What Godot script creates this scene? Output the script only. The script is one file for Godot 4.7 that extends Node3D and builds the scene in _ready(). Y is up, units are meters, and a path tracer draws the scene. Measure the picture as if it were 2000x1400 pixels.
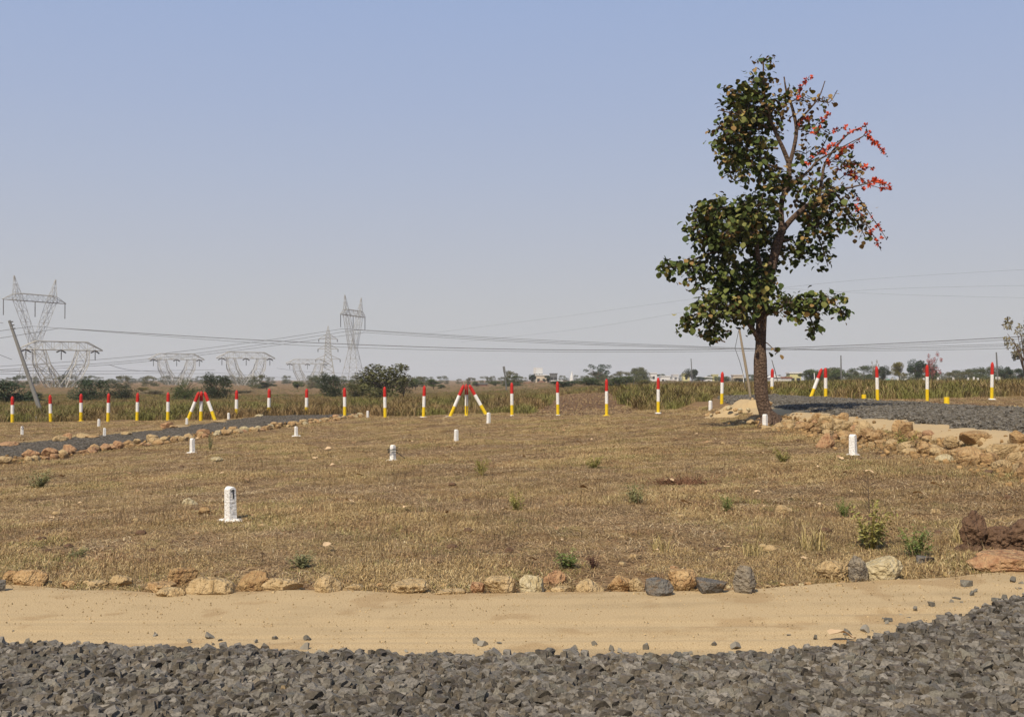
extends Node3D
# Dry plot of land with painted guard posts, plot stones, a flame tree, gravel roads and a line of pylons.

const F := 2144.0          # focal length in photo pixels (photo 2000 x 1400)
const HORIZON := 742.0
const EYE := Vector3(0, 1.5, 0)

var rng := RandomNumberGenerator.new()
var nz := FastNoiseLite.new()
var nz2 := FastNoiseLite.new()
var M := {}
var pitch := 0.0
var used := {}

# ---------------------------------------------------------------- mesh builder
class MB:
	var v := PackedVector3Array()
	var c := PackedColorArray()
	var i := PackedInt32Array()
	var col := Color(1, 1, 1)
	func add(p: Vector3) -> int:
		v.append(p); c.append(col)
		return v.size() - 1
	func tri(a: int, b: int, d: int) -> void:
		i.append(a); i.append(b); i.append(d)
	func quad(a: Vector3, b: Vector3, d: Vector3, e: Vector3) -> void:
		var k := add(a); add(b); add(d); add(e)
		tri(k, k + 1, k + 2); tri(k, k + 2, k + 3)
	func box(lo: Vector3, hi: Vector3) -> void:
		var p := []
		for k in 8:
			p.append(Vector3(hi.x if k & 1 else lo.x, hi.y if k & 2 else lo.y, hi.z if k & 4 else lo.z))
		for f in [[0, 1, 3, 2], [4, 6, 7, 5], [0, 4, 5, 1], [2, 3, 7, 6], [0, 2, 6, 4], [1, 5, 7, 3]]:
			quad(p[f[0]], p[f[1]], p[f[2]], p[f[3]])
	# a tube through points, one radius for each; closed with end fans
	func tube(pts: Array, rad: Array, sides := 6, lump: FastNoiseLite = null, lump_amount := 0.0) -> void:
		var n := pts.size()
		var prev := Vector3.ZERO
		var first := v.size()
		for k in n:
			var d: Vector3 = (pts[mini(k + 1, n - 1)] - pts[maxi(k - 1, 0)])
			d = d.normalized() if d.length() > 1e-6 else Vector3.UP
			var s := prev
			if k == 0:
				s = d.cross(Vector3.FORWARD if absf(d.z) < 0.9 else Vector3.RIGHT)
			s = (s - d * s.dot(d)).normalized()
			prev = s
			var t := d.cross(s)
			for j in sides:
				var a := TAU * j / sides
				var o := s * cos(a) + t * sin(a)
				var r: float = rad[k]
				if lump:
					var q: Vector3 = pts[k] + o * r
					r *= 1.0 + lump_amount * lump.get_noise_3d(q.x * 60, q.y * 22, q.z * 60)
				add(pts[k] + o * r)
		for k in n - 1:
			for j in sides:
				var a := first + k * sides + j
				var b := first + k * sides + (j + 1) % sides
				tri(a, a + sides, b); tri(b, a + sides, b + sides)
		for e in [0, n - 1]:
			var m := add(pts[e])
			for j in sides:
				var a := first + int(e) * sides + j
				var b := first + int(e) * sides + (j + 1) % sides
				if e == 0: tri(m, a, b)
				else: tri(m, b, a)
	func bar(a: Vector3, b: Vector3, r: float, sides := 4) -> void:
		tube([a, b], [r, r], sides)
	func mesh(smooth := false, colored := false) -> ArrayMesh:
		var arr := []
		arr.resize(Mesh.ARRAY_MAX)
		arr[Mesh.ARRAY_VERTEX] = v
		arr[Mesh.ARRAY_INDEX] = i
		if smooth:
			var nn := PackedVector3Array()
			nn.resize(v.size())
			for k in range(0, i.size(), 3):
				var a := i[k]; var b := i[k + 1]; var d := i[k + 2]
				var f := (v[d] - v[a]).cross(v[b] - v[a])
				nn[a] += f; nn[b] += f; nn[d] += f
			for k in nn.size():
				nn[k] = nn[k].normalized() if nn[k].length() > 1e-12 else Vector3.UP
			arr[Mesh.ARRAY_NORMAL] = nn
		if colored:
			arr[Mesh.ARRAY_COLOR] = c
		var m := ArrayMesh.new()
		m.add_surface_from_arrays(Mesh.PRIMITIVE_TRIANGLES, arr)
		return m

# ---------------------------------------------------------------- names and nodes
func numbered(called: String) -> String:
	if not used.has(called):
		used[called] = 0
		return called
	used[called] += 1
	return "%s_%03d" % [called, used[called]]

func tag(o: Node, label: String, category: String, group := "", kind := "") -> Node:
	if label: o.set_meta("label", label)
	if category: o.set_meta("category", category)
	if group: o.set_meta("group", group)
	if kind: o.set_meta("kind", kind)
	return o

func thing(called: String, at_: Vector3, turn: float, label: String, category: String, group := "") -> Node3D:
	var o := Node3D.new()
	o.name = numbered(called)
	add_child(o)
	o.position = at_
	o.rotation.y = turn
	tag(o, label, category, group)
	return o

func part(called: String, mesh: Mesh, mat: Material, parent: Node) -> MeshInstance3D:
	var o := MeshInstance3D.new()
	o.name = called
	o.mesh = mesh
	o.material_override = mat
	parent.add_child(o, true)
	return o

func solo(called: String, mesh: Mesh, mat: Material, at_: Vector3, turn: float, label: String, category: String, group := "") -> MeshInstance3D:
	var o := MeshInstance3D.new()
	o.name = numbered(called)
	o.mesh = mesh
	o.material_override = mat
	add_child(o)
	o.position = at_
	o.rotation.y = turn
	tag(o, label, category, group)
	return o

func structure(called: String, mesh: Mesh, mat: Material, label: String, category: String) -> MeshInstance3D:
	var o := solo(called, mesh, mat, Vector3.ZERO, 0, label, category)
	o.set_meta("kind", "structure")
	return o

func stuff(called: String, mesh: Mesh, mat: Material, xf: Array, cols: Array, parent: Node, label := "", category := "") -> MultiMeshInstance3D:
	var mm := MultiMesh.new()
	mm.transform_format = MultiMesh.TRANSFORM_3D
	mm.use_colors = true
	mm.mesh = mesh
	mm.instance_count = xf.size()
	for k in xf.size():
		mm.set_instance_transform(k, xf[k])
		mm.set_instance_color(k, cols[k])
	var o := MultiMeshInstance3D.new()
	o.name = numbered(called) if parent == self else called
	o.multimesh = mm
	o.material_override = mat
	parent.add_child(o, true)
	tag(o, label, category, "", "stuff")
	return o

# ---------------------------------------------------------------- terrain
func sst(a: float, b: float, x: float) -> float:
	var t := clampf((x - a) / (b - a), 0.0, 1.0)
	return t * t * (3.0 - 2.0 * t)

func left_road_near(z: float) -> float:    # x of the road's edge towards the plot
	return -8.0 - 0.14 * (z + 47.7)
func left_road_far(z: float) -> float:
	return -12.3 - 0.3 * maxf(0.0, z + 38.0)

func H(x: float, z: float) -> float:
	var d := -z
	var h := tanh(0.05 * x) if x > 0.0 else 0.6 * tanh(0.058 * x)
	h *= sst(3.0, 18.0, d) * (1.0 - sst(500.0, 1500.0, d))
	if x > 5.0:
		var w := sst(6.7, 7.55, x + 0.16 * nz.get_noise_2d(z * 60.0, 7.0)) * sst(9.5, 13.5, d) * (1.0 - sst(60.0, 100.0, d))
		h = lerpf(h, 0.62 + 0.02 * (x - 8.0) * (1.0 if x < 20.0 else 20.0 / x), w)
	if x < -5.0 and d < 75.0 and d > 5.0:
		var e := left_road_near(z)
		var g := left_road_far(z)
		h += 0.09 * sst(e + 0.35, e - 0.15, x) * sst(g - 2.0, g + 0.2, x) * (1.0 - sst(52.0, 58.0, d))
	if d > 7.4:
		var a := sst(7.4, 9.5, d)
		h += a * (0.035 * nz.get_noise_2d(x * 40.0, z * 40.0) + 0.02 * nz2.get_noise_2d(x * 130.0, z * 130.0))
	return h

func ray(px: float, py: float) -> Vector3:
	var b := Basis(Vector3.RIGHT, pitch)
	return b * Vector3((px - 1000.0) / F, (700.0 - py) / F, -1.0)

func at(px: float, py: float) -> Vector3:     # where the sight line through a photo pixel meets the ground
	var d := ray(px, py)
	var t := 3.0
	var last := t
	while t < 4000.0:
		var p := EYE + d * t
		if p.y < H(p.x, p.z):
			var lo := last
			var hi := t
			for k in 14:
				var m := (lo + hi) * 0.5
				var q := EYE + d * m
				if q.y < H(q.x, q.z): hi = m
				else: lo = m
			var r := EYE + d * hi
			return Vector3(r.x, H(r.x, r.z), r.z)
		last = t
		t *= 1.012
	return EYE + d * 600.0

func far_at(px: float, py: float, depth: float) -> Vector3:   # a pixel at a known distance
	return EYE + ray(px, py) * depth

func on_ground(x: float, z: float, up := 0.0) -> Vector3:
	return Vector3(x, H(x, z) + up, z)

func curve_at(pts: Array, x: float) -> float:
	if x <= pts[0].x: return pts[0].z
	for k in pts.size() - 1:
		if x <= pts[k + 1].x:
			var t: float = (x - pts[k].x) / maxf(1e-5, pts[k + 1].x - pts[k].x)
			return lerpf(pts[k].z, pts[k + 1].z, t)
	return pts[-1].z

var gravel_line := []
var sand_line := []
func gravel_z(x: float) -> float:
	return curve_at(gravel_line, x) + 0.035 * nz.get_noise_2d(x * 170.0, 50.0)
func sand_z(x: float) -> float:
	return curve_at(sand_line, x) + 0.07 * nz.get_noise_2d(x * 120.0, 90.0)

# ---------------------------------------------------------------- materials
func lin(r: float, g: float, b: float) -> Color:
	return Color(r, g, b).linear_to_srgb()

func noise_tex(seed_: int, freq: float, ramp: Array, size := 512, octaves := 5, kind := FastNoiseLite.TYPE_SIMPLEX_SMOOTH) -> ImageTexture:
	var n := FastNoiseLite.new()
	n.seed = seed_
	n.noise_type = kind
	n.frequency = freq
	n.fractal_octaves = octaves
	n.fractal_gain = 0.6
	var g := n.get_seamless_image(size, size)
	g.convert(Image.FORMAT_L8)
	var src := g.get_data()
	var grad := Gradient.new()
	var offs := PackedFloat32Array()
	var cols := PackedColorArray()
	for r in ramp:
		offs.append(r[0]); cols.append(r[1])
	grad.offsets = offs
	grad.colors = cols
	var lut := []
	for k in 256:
		lut.append(grad.sample(k / 255.0))
	var out := PackedByteArray()
	out.resize(size * size * 3)
	for k in size * size:
		var q: Color = lut[src[k]]
		out[k * 3] = q.r8; out[k * 3 + 1] = q.g8; out[k * 3 + 2] = q.b8
	return ImageTexture.create_from_image(Image.create_from_data(size, size, false, Image.FORMAT_RGB8, out))

func grey_ramp(a: float, b: float) -> Array:
	return [[0.2, Color(a, a, a)], [0.8, Color(b, b, b)]]

func mat(color: Color, rough := 0.9, tex: Texture2D = null, tile := 1.0, bump: Texture2D = null, bump_cm := 1.0, world := true, vcol := false) -> StandardMaterial3D:
	var m := StandardMaterial3D.new()
	m.albedo_color = color
	m.roughness = rough
	m.metallic_specular = 0.3
	m.cull_mode = BaseMaterial3D.CULL_DISABLED
	if tex or bump:
		m.uv1_triplanar = true
		m.uv1_world_triplanar = world
		m.uv1_scale = Vector3.ONE * tile
	if tex: m.albedo_texture = tex
	if bump:
		m.heightmap_enabled = true
		m.heightmap_texture = bump
		m.heightmap_scale = bump_cm
	m.vertex_color_use_as_albedo = vcol
	return m

func make_materials() -> void:
	var b1 := noise_tex(3, 0.02, grey_ramp(0.0, 1.0), 512, 6)
	M.bump = b1
	var grain := noise_tex(5, 0.03, [[0.15, Color(0.62, 0.62, 0.62)], [0.5, Color(0.86, 0.86, 0.86)], [0.85, Color(1, 1, 1)]], 512, 6)
	M.grain = grain
	var thatch := noise_tex(9, 0.035, [[0.2, Color(0.55, 0.5, 0.45)], [0.5, Color(0.85, 0.83, 0.8)], [0.8, Color(1, 1, 0.98)]], 1024, 6)
	M.ground = mat(Color.WHITE, 0.95, thatch, 0.35, b1, 2.0, true, true)
	var sandt := noise_tex(14, 0.14, [[0.25, Color(0.8, 0.77, 0.73)], [0.42, Color(0.93, 0.925, 0.92)], [0.6, Color(0.97, 0.97, 0.97)], [0.8, Color(1, 1, 1)]], 1024, 4)
	var sandb := noise_tex(15, 0.2, grey_ramp(0.0, 1.0), 1024, 3)
	M.sand = mat(lin(0.46, 0.345, 0.195), 0.95, sandt, 0.55, sandb, 0.2, true, true)
	M.gravel_bed = mat(lin(0.05, 0.045, 0.036), 0.95, grain, 1.3, b1, 2.0)
	M.road_bed = mat(lin(0.16, 0.14, 0.112), 0.95, grain, 0.9, b1, 2.0)
	M.stone = mat(Color.WHITE, 0.75, grain, 3.0, b1, 0.4, false, true)
	M.crushed = []
	for k in 4:
		var q: Array = [[0.21, 0.19, 0.15], [0.15, 0.138, 0.112], [0.33, 0.24, 0.13], [0.25, 0.225, 0.18]][k]
		M.crushed.append(mat(lin(q[0], q[1], q[2]), 0.72, grain, 4.0, b1, 0.5, true))
	# boulders: two or three tones of one stone mixed by its grain
	var tones := {
		"ochre": [[0.37, 0.235, 0.11], [0.46, 0.32, 0.165], [0.27, 0.15, 0.065]],
		"tan": [[0.4, 0.285, 0.145], [0.47, 0.345, 0.19], [0.28, 0.185, 0.09]],
		"rust": [[0.34, 0.19, 0.1], [0.43, 0.28, 0.15], [0.25, 0.125, 0.065]],
		"basalt": [[0.125, 0.117, 0.105], [0.175, 0.16, 0.138], [0.19, 0.125, 0.07]],
		"pale": [[0.43, 0.35, 0.2], [0.5, 0.43, 0.29], [0.33, 0.25, 0.13]],
		"brown": [[0.29, 0.175, 0.08], [0.4, 0.27, 0.13], [0.18, 0.1, 0.05]],
		"grey": [[0.2, 0.17, 0.13], [0.28, 0.23, 0.165], [0.14, 0.12, 0.1]],
		"soil": [[0.12, 0.07, 0.042], [0.165, 0.1, 0.06], [0.085, 0.048, 0.03]],
	}
	var s := 20
	for t in tones:
		var a: Array = tones[t]
		var tx := noise_tex(s, 0.012, [[0.2, lin(a[2][0], a[2][1], a[2][2])], [0.42, lin(a[0][0], a[0][1], a[0][2])], [0.75, lin(a[1][0], a[1][1], a[1][2])]], 512, 6)
		M[t] = mat(Color.WHITE, 0.88, tx, 1.7, b1, 3.0)
		s += 1
	var bark := noise_tex(40, 0.02, [[0.2, lin(0.06, 0.04, 0.029)], [0.5, lin(0.12, 0.08, 0.057)], [0.8, lin(0.22, 0.155, 0.112)]], 512, 6)
	M.bark = mat(Color.WHITE, 0.95, bark, 1.2, b1, 4.0)
	M.deadwood = mat(lin(0.42, 0.34, 0.24), 0.9, grain, 2.0)
	M.twig = mat(lin(0.1, 0.07, 0.05), 0.9)
	var paint := noise_tex(44, 0.03, [[0.18, Color(0.62, 0.58, 0.52)], [0.3, Color(0.88, 0.86, 0.83)], [0.5, Color(0.97, 0.97, 0.96)], [0.9, Color(1, 1, 1)]], 512, 6)
	M.white = mat(lin(0.82, 0.81, 0.8), 0.7, paint, 2.5, b1, 0.6)
	M.red = mat(lin(0.53, 0.028, 0.022), 0.5, paint, 2.0, b1, 0.4)
	M.yellow = mat(lin(0.78, 0.55, 0.02), 0.55, paint, 2.0, b1, 0.4)
	M.black = mat(lin(0.02, 0.02, 0.02), 0.6)
	M.concrete = mat(lin(0.3, 0.29, 0.27), 0.9, grain, 1.5, b1, 0.6)
	M.steel = mat(lin(0.36, 0.35, 0.32), 0.6)
	M.steel_dark = mat(lin(0.13, 0.13, 0.125), 0.6)
	M.insulator = mat(lin(0.06, 0.055, 0.055), 0.4)
	M.wire = mat(lin(0.1, 0.1, 0.1), 0.5)
	for w in [["wall_white", 0.85, 0.84, 0.81], ["wall_cream", 0.68, 0.58, 0.44], ["wall_grey", 0.2, 0.2, 0.2], ["wall_brick", 0.33, 0.19, 0.13], ["roof_red", 0.33, 0.14, 0.09], ["teal", 0.12, 0.45, 0.36], ["wall_yellow", 0.75, 0.7, 0.35], ["dark", 0.05, 0.05, 0.05]]:
		M[w[0]] = mat(lin(w[1], w[2], w[3]), 0.85, M.grain, 0.4)
	M.leaf = mat(Color.WHITE, 0.55, null, 1, null, 1, true, true)
	M.leaf.metallic_specular = 0.2
	M.leaf.backlight = lin(0.3, 0.3, 0.12)
	M.leaf_plain = mat(Color.WHITE, 0.95, null, 1, null, 1, true, true)
	M.flower = mat(lin(0.58, 0.085, 0.03), 0.7)
	M.flower.backlight = lin(0.2, 0.05, 0.02)
	M.bud = mat(lin(0.03, 0.018, 0.014), 0.8)
	M.grass = mat(Color.WHITE, 0.85, null, 1, null, 1, true, true)
	M.grass.backlight = lin(0.22, 0.2, 0.12)
	M.crown = mat(Color.WHITE, 0.75, null, 1, null, 1, true, true)
	M.crown.backlight = lin(0.2, 0.2, 0.1)
	M.litter = mat(lin(0.52, 0.37, 0.22), 0.85)

# ---------------------------------------------------------------- rock shapes
var ico := {}
func icosphere(level: int) -> Array:
	if ico.has(level): return ico[level]
	var t := (1.0 + sqrt(5.0)) / 2.0
	var vs := []
	for p in [[-1, t, 0], [1, t, 0], [-1, -t, 0], [1, -t, 0], [0, -1, t], [0, 1, t], [0, -1, -t], [0, 1, -t], [t, 0, -1], [t, 0, 1], [-t, 0, -1], [-t, 0, 1]]:
		vs.append(Vector3(p[0], p[1], p[2]).normalized())
	var fs := [[0, 11, 5], [0, 5, 1], [0, 1, 7], [0, 7, 10], [0, 10, 11], [1, 5, 9], [5, 11, 4], [11, 10, 2], [10, 7, 6], [7, 1, 8], [3, 9, 4], [3, 4, 2], [3, 2, 6], [3, 6, 8], [3, 8, 9], [4, 9, 5], [2, 4, 11], [6, 2, 10], [8, 6, 7], [9, 8, 1]]
	for l in level:
		var mid := {}
		var nf := []
		for f in fs:
			var m := []
			for k in 3:
				var a: int = f[k]
				var b: int = f[(k + 1) % 3]
				var key := Vector2i(mini(a, b), maxi(a, b))
				if not mid.has(key):
					vs.append(((vs[a] + vs[b]) as Vector3).normalized())
					mid[key] = vs.size() - 1
				m.append(mid[key])
			nf.append([f[0], m[0], m[2]]); nf.append([f[1], m[1], m[0]]); nf.append([f[2], m[2], m[1]]); nf.append([m[0], m[1], m[2]])
		fs = nf
	ico[level] = [vs, fs]
	return ico[level]

# a stone about 1 x 1 x 1, noise-lumped and cut by a few broken faces
func rock_mesh(seed_: int, level: int, cuts: int, rough: float, dims: Vector3, flat := 1.0, smooth := true) -> ArrayMesh:
	var r := RandomNumberGenerator.new()
	r.seed = seed_ * 977 + 13
	var base := icosphere(level)
	var planes := []
	for k in cuts:
		var n := Vector3(r.randf_range(-1, 1), r.randf_range(-0.5, 1), r.randf_range(-1, 1)).normalized()
		planes.append([n, r.randf_range(0.55, 0.86)])
	if flat < 1.0: planes.append([Vector3(r.randf_range(-0.12, 0.12), 1, r.randf_range(0, 0.15)).normalized(), flat])
	var off := Vector3(r.randf() * 900, r.randf() * 900, r.randf() * 900)
	var mb := MB.new()
	for d in base[0]:
		var q: Vector3 = d * 55.0 + off
		var p: Vector3 = d * (1.0 + rough * nz.get_noise_3dv(q) + rough * 0.45 * nz2.get_noise_3dv(q * 3.0))
		for pl in planes:
			var s: float = p.dot(pl[0]) - pl[1]
			if s > 0.0: p -= pl[0] * s * 0.9
		p += d * rough * 0.16 * nz2.get_noise_3dv(q * 9.0)
		mb.add(p)
	for f in base[1]:
		mb.tri(f[0], f[1], f[2])
	var lo := Vector3.ONE * 99
	var hi := -lo
	for p in mb.v:
		lo = lo.min(p); hi = hi.max(p)
	var c := (lo + hi) * 0.5
	var sc := dims / (hi - lo)
	for k in mb.v.size():
		mb.v[k] = (mb.v[k] - Vector3(c.x, lo.y, c.z)) * sc
	return mb.mesh(smooth)

# crushed stone: a box cut by random planes, flat facets; size about 1
func crushed_polys(r: RandomNumberGenerator, cuts: int) -> Array:
	var e := Vector3(0.5 * r.randf_range(0.8, 1.2), 0.5 * r.randf_range(0.35, 0.7), 0.5 * r.randf_range(0.55, 0.95))
	var P := []
	for k in 8:
		P.append(Vector3(e.x if k & 1 else -e.x, e.y if k & 2 else -e.y, e.z if k & 4 else -e.z))
	var polys := []
	for f in [[0, 1, 3, 2], [4, 6, 7, 5], [0, 4, 5, 1], [2, 3, 7, 6], [0, 2, 6, 4], [1, 5, 7, 3]]:
		polys.append([P[f[0]], P[f[1]], P[f[2]], P[f[3]]])
	for c in cuts:
		var n := Vector3(r.randfn(), r.randfn(), r.randfn()).normalized()
		var dist := r.randf_range(0.2, 0.44)
		var cap := []
		var out := []
		for poly in polys:
			var q := []
			for k in poly.size():
				var a: Vector3 = poly[k]
				var b: Vector3 = poly[(k + 1) % poly.size()]
				var da := a.dot(n) - dist
				var db := b.dot(n) - dist
				if da <= 0: q.append(a)
				if (da < 0 and db > 0) or (da > 0 and db < 0):
					var x := a.lerp(b, da / (da - db))
					q.append(x); cap.append(x)
			if q.size() > 2: out.append(q)
		if cap.size() > 2:
			var m := Vector3.ZERO
			for x in cap: m += x
			m /= cap.size()
			var u: Vector3 = (cap[0] - m).normalized()
			var w := n.cross(u)
			cap.sort_custom(func(a, b): return atan2((a - m).dot(w), (a - m).dot(u)) < atan2((b - m).dot(w), (b - m).dot(u)))
			out.append(cap)
		polys = out
	return polys

func crushed_into(mb: MB, polys: Array, xf: Transform3D) -> void:
	for poly in polys:
		var k := mb.v.size()
		for p in poly: mb.add(xf * (p as Vector3))
		for j in range(1, poly.size() - 1): mb.tri(k, k + j, k + j + 1)

func random_basis(r: RandomNumberGenerator, s: float) -> Basis:
	return Basis.from_euler(Vector3(r.randf() * TAU, r.randf() * TAU, r.randf() * TAU)).scaled(Vector3.ONE * s)

# ================================================================ the scene
func _ready() -> void:
	rng.seed = 4711
	nz.seed = 11
	nz.frequency = 0.01
	nz.fractal_octaves = 4
	nz2.seed = 77
	nz2.frequency = 0.01
	nz2.fractal_octaves = 3
	pitch = atan((HORIZON - 700.0) / F)

	# camera
	var cam := Camera3D.new()
	cam.name = "camera"
	add_child(cam)
	cam.position = EYE
	cam.rotation.x = pitch
	cam.fov = rad_to_deg(2.0 * atan(700.0 / F))
	cam.near = 0.1
	cam.far = 9000.0
	cam.current = true
	# sky and air
	var env := Environment.new()
	env.background_mode = Environment.BG_SKY
	env.tonemap_mode = Environment.TONE_MAPPER_LINEAR
	env.tonemap_exposure = 1.07
	env.sdfgi_enabled = true
	env.ssao_enabled = true
	env.ssil_enabled = true
	var sky := Sky.new()
	var pano := PanoramaSkyMaterial.new()
	var im := Image.create(64, 512, false, Image.FORMAT_RGBF)
	var stops := [[-90.0, 0.3, 0.27, 0.22], [-1.0, 0.49, 0.49, 0.485], [0.0, 0.505, 0.505, 0.505], [3.5, 0.488, 0.5, 0.52], [7.0, 0.44, 0.475, 0.555], [10.5, 0.395, 0.452, 0.582], [14.0, 0.354, 0.426, 0.596], [19.0, 0.312, 0.4, 0.606], [30.0, 0.278, 0.372, 0.59], [55.0, 0.25, 0.345, 0.555], [90.0, 0.237, 0.33, 0.535]]
	for y in 512:
		var el := 90.0 - (y + 0.5) / 512.0 * 180.0
		var c := Color(stops[0][1], stops[0][2], stops[0][3])
		for k in stops.size() - 1:
			if el >= stops[k][0]:
				var t := clampf((el - stops[k][0]) / (stops[k + 1][0] - stops[k][0]), 0.0, 1.0)
				c = Color(stops[k][1], stops[k][2], stops[k][3]).lerp(Color(stops[k + 1][1], stops[k + 1][2], stops[k + 1][3]), t)
		for x in 64: im.set_pixel(x, y, c)
	pano.panorama = ImageTexture.create_from_image(im)
	sky.sky_material = pano
	env.sky = sky
	env.fog_enabled = true
	env.fog_density = 0.00024
	env.fog_light_color = Color(0.86, 0.86, 0.87)
	var we := WorldEnvironment.new()
	we.name = "environment"
	we.environment = env
	add_child(we)
	# sun: behind the camera, over the left shoulder
	var sun := DirectionalLight3D.new()
	sun.name = "sun"
	add_child(sun)
	var travel := Vector3(0.45 * cos(deg_to_rad(50)), -sin(deg_to_rad(50)), -0.89 * cos(deg_to_rad(50)))
	sun.look_at_from_position(Vector3.ZERO, travel, Vector3.UP)
	sun.light_energy = 1.6
	sun.light_color = Color(1.0, 0.945, 0.85)
	sun.light_angular_distance = 0.6
	sun.shadow_enabled = true

	for p in [[-900, 1276], [0, 1278], [450, 1293], [900, 1304], [1300, 1306], [1500, 1300], [1650, 1280], [1750, 1260], [1850, 1230], [2000, 1182], [2400, 1040]]:
		gravel_line.append(at(p[0], p[1]))
	for p in [[-900, 1148], [0, 1142], [300, 1158], [640, 1155], [900, 1158], [1200, 1155], [1450, 1152], [1600, 1142], [1750, 1134], [1850, 1132], [2000, 1122], [2500, 1000]]:
		sand_line.append(at(p[0], p[1]))

	make_materials()
	ground()
	roads()
	village()
	far_trees()
	pylons()
	wires()
	poles()
	flame_tree()
	guard_posts()
	plot_stones()
	front_rocks()
	bank_rocks()
	field_litter()
	field_grass()
	tall_grass()

# ---------------------------------------------------------------- ground and roads
func bare(x: float, z: float) -> float:    # ploughed lane and worn soil between the stands of tall grass
	var d := -z
	var lane := sst(40.5, 44.0, d) * (1.0 - sst(75.0, 110.0, d))
	var c := 0.066 * d
	var w := 2.2
	return lane * (1.0 - sst(w - 0.8, w + 0.6, absf(x - c) + 0.8 * nz.get_noise_2d(x * 30, z * 30)))

func ground() -> void:
	var ang := []
	var a := -180.0
	while a < 180.0:
		ang.append(a)
		a += 0.35 if absf(a) < 38.0 else 4.0
	ang.append(180.0)
	var rad := []
	var r := 0.5
	while r < 5000.0:
		rad.append(r)
		r *= 1.018 if r < 130.0 else 1.08
	var mb := MB.new()
	var w := ang.size()
	for q in rad:
		for b in ang:
			var x: float = q * sin(deg_to_rad(b))
			var z: float = -q * cos(deg_to_rad(b))
			var y := H(x, z)
			var n1 := 0.5 + 0.5 * nz.get_noise_2d(x * 14.0 + 300, z * 14.0)
			var n2 := 0.5 + 0.5 * nz.get_noise_2d(x * 55.0, z * 55.0 + 500)
			var soil := Color(0.25, 0.155, 0.083)
			var straw := Color(0.31, 0.215, 0.105)
			var c := soil.lerp(straw, clampf(0.15 + 0.7 * n1 * n2 * 2.0, 0, 1))
			c = c.lerp(Color(0.15, 0.088, 0.05), 0.8 * bare(x, z))
			if x > 13.0 and z < -14.0: c = c.lerp(Color(0.19, 0.105, 0.058), 0.7)
			mb.col = c
			# keep the sheet under the sand and the gravel in front
			if z > -12.0 and z > sand_z(x): y -= 0.05
			mb.add(Vector3(x, y, z))
	for k in rad.size() - 1:
		for j in w - 1:
			var o := k * w + j
			mb.tri(o, o + w, o + 1); mb.tri(o + 1, o + w, o + w + 1)
	structure("ground", mb.mesh(true, true), M.ground, "dry brown field of cut straw grass and bare soil", "ground")

# a sheet between two curves: point(u, v), u along, v across; both 0..1
func sheet(nu: int, nv: int, point: Callable, tint = null) -> ArrayMesh:
	var mb := MB.new()
	for i in nu + 1:
		for j in nv + 1:
			var p: Vector3 = point.call(i / float(nu), j / float(nv))
			if tint != null: mb.col = tint.call(p)
			mb.add(p)
	for i in nu:
		for j in nv:
			var o := i * (nv + 1) + j
			mb.tri(o, o + 1, o + nv + 1); mb.tri(o + 1, o + nv + 2, o + nv + 1)
	return mb.mesh(true, tint != null)

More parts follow.
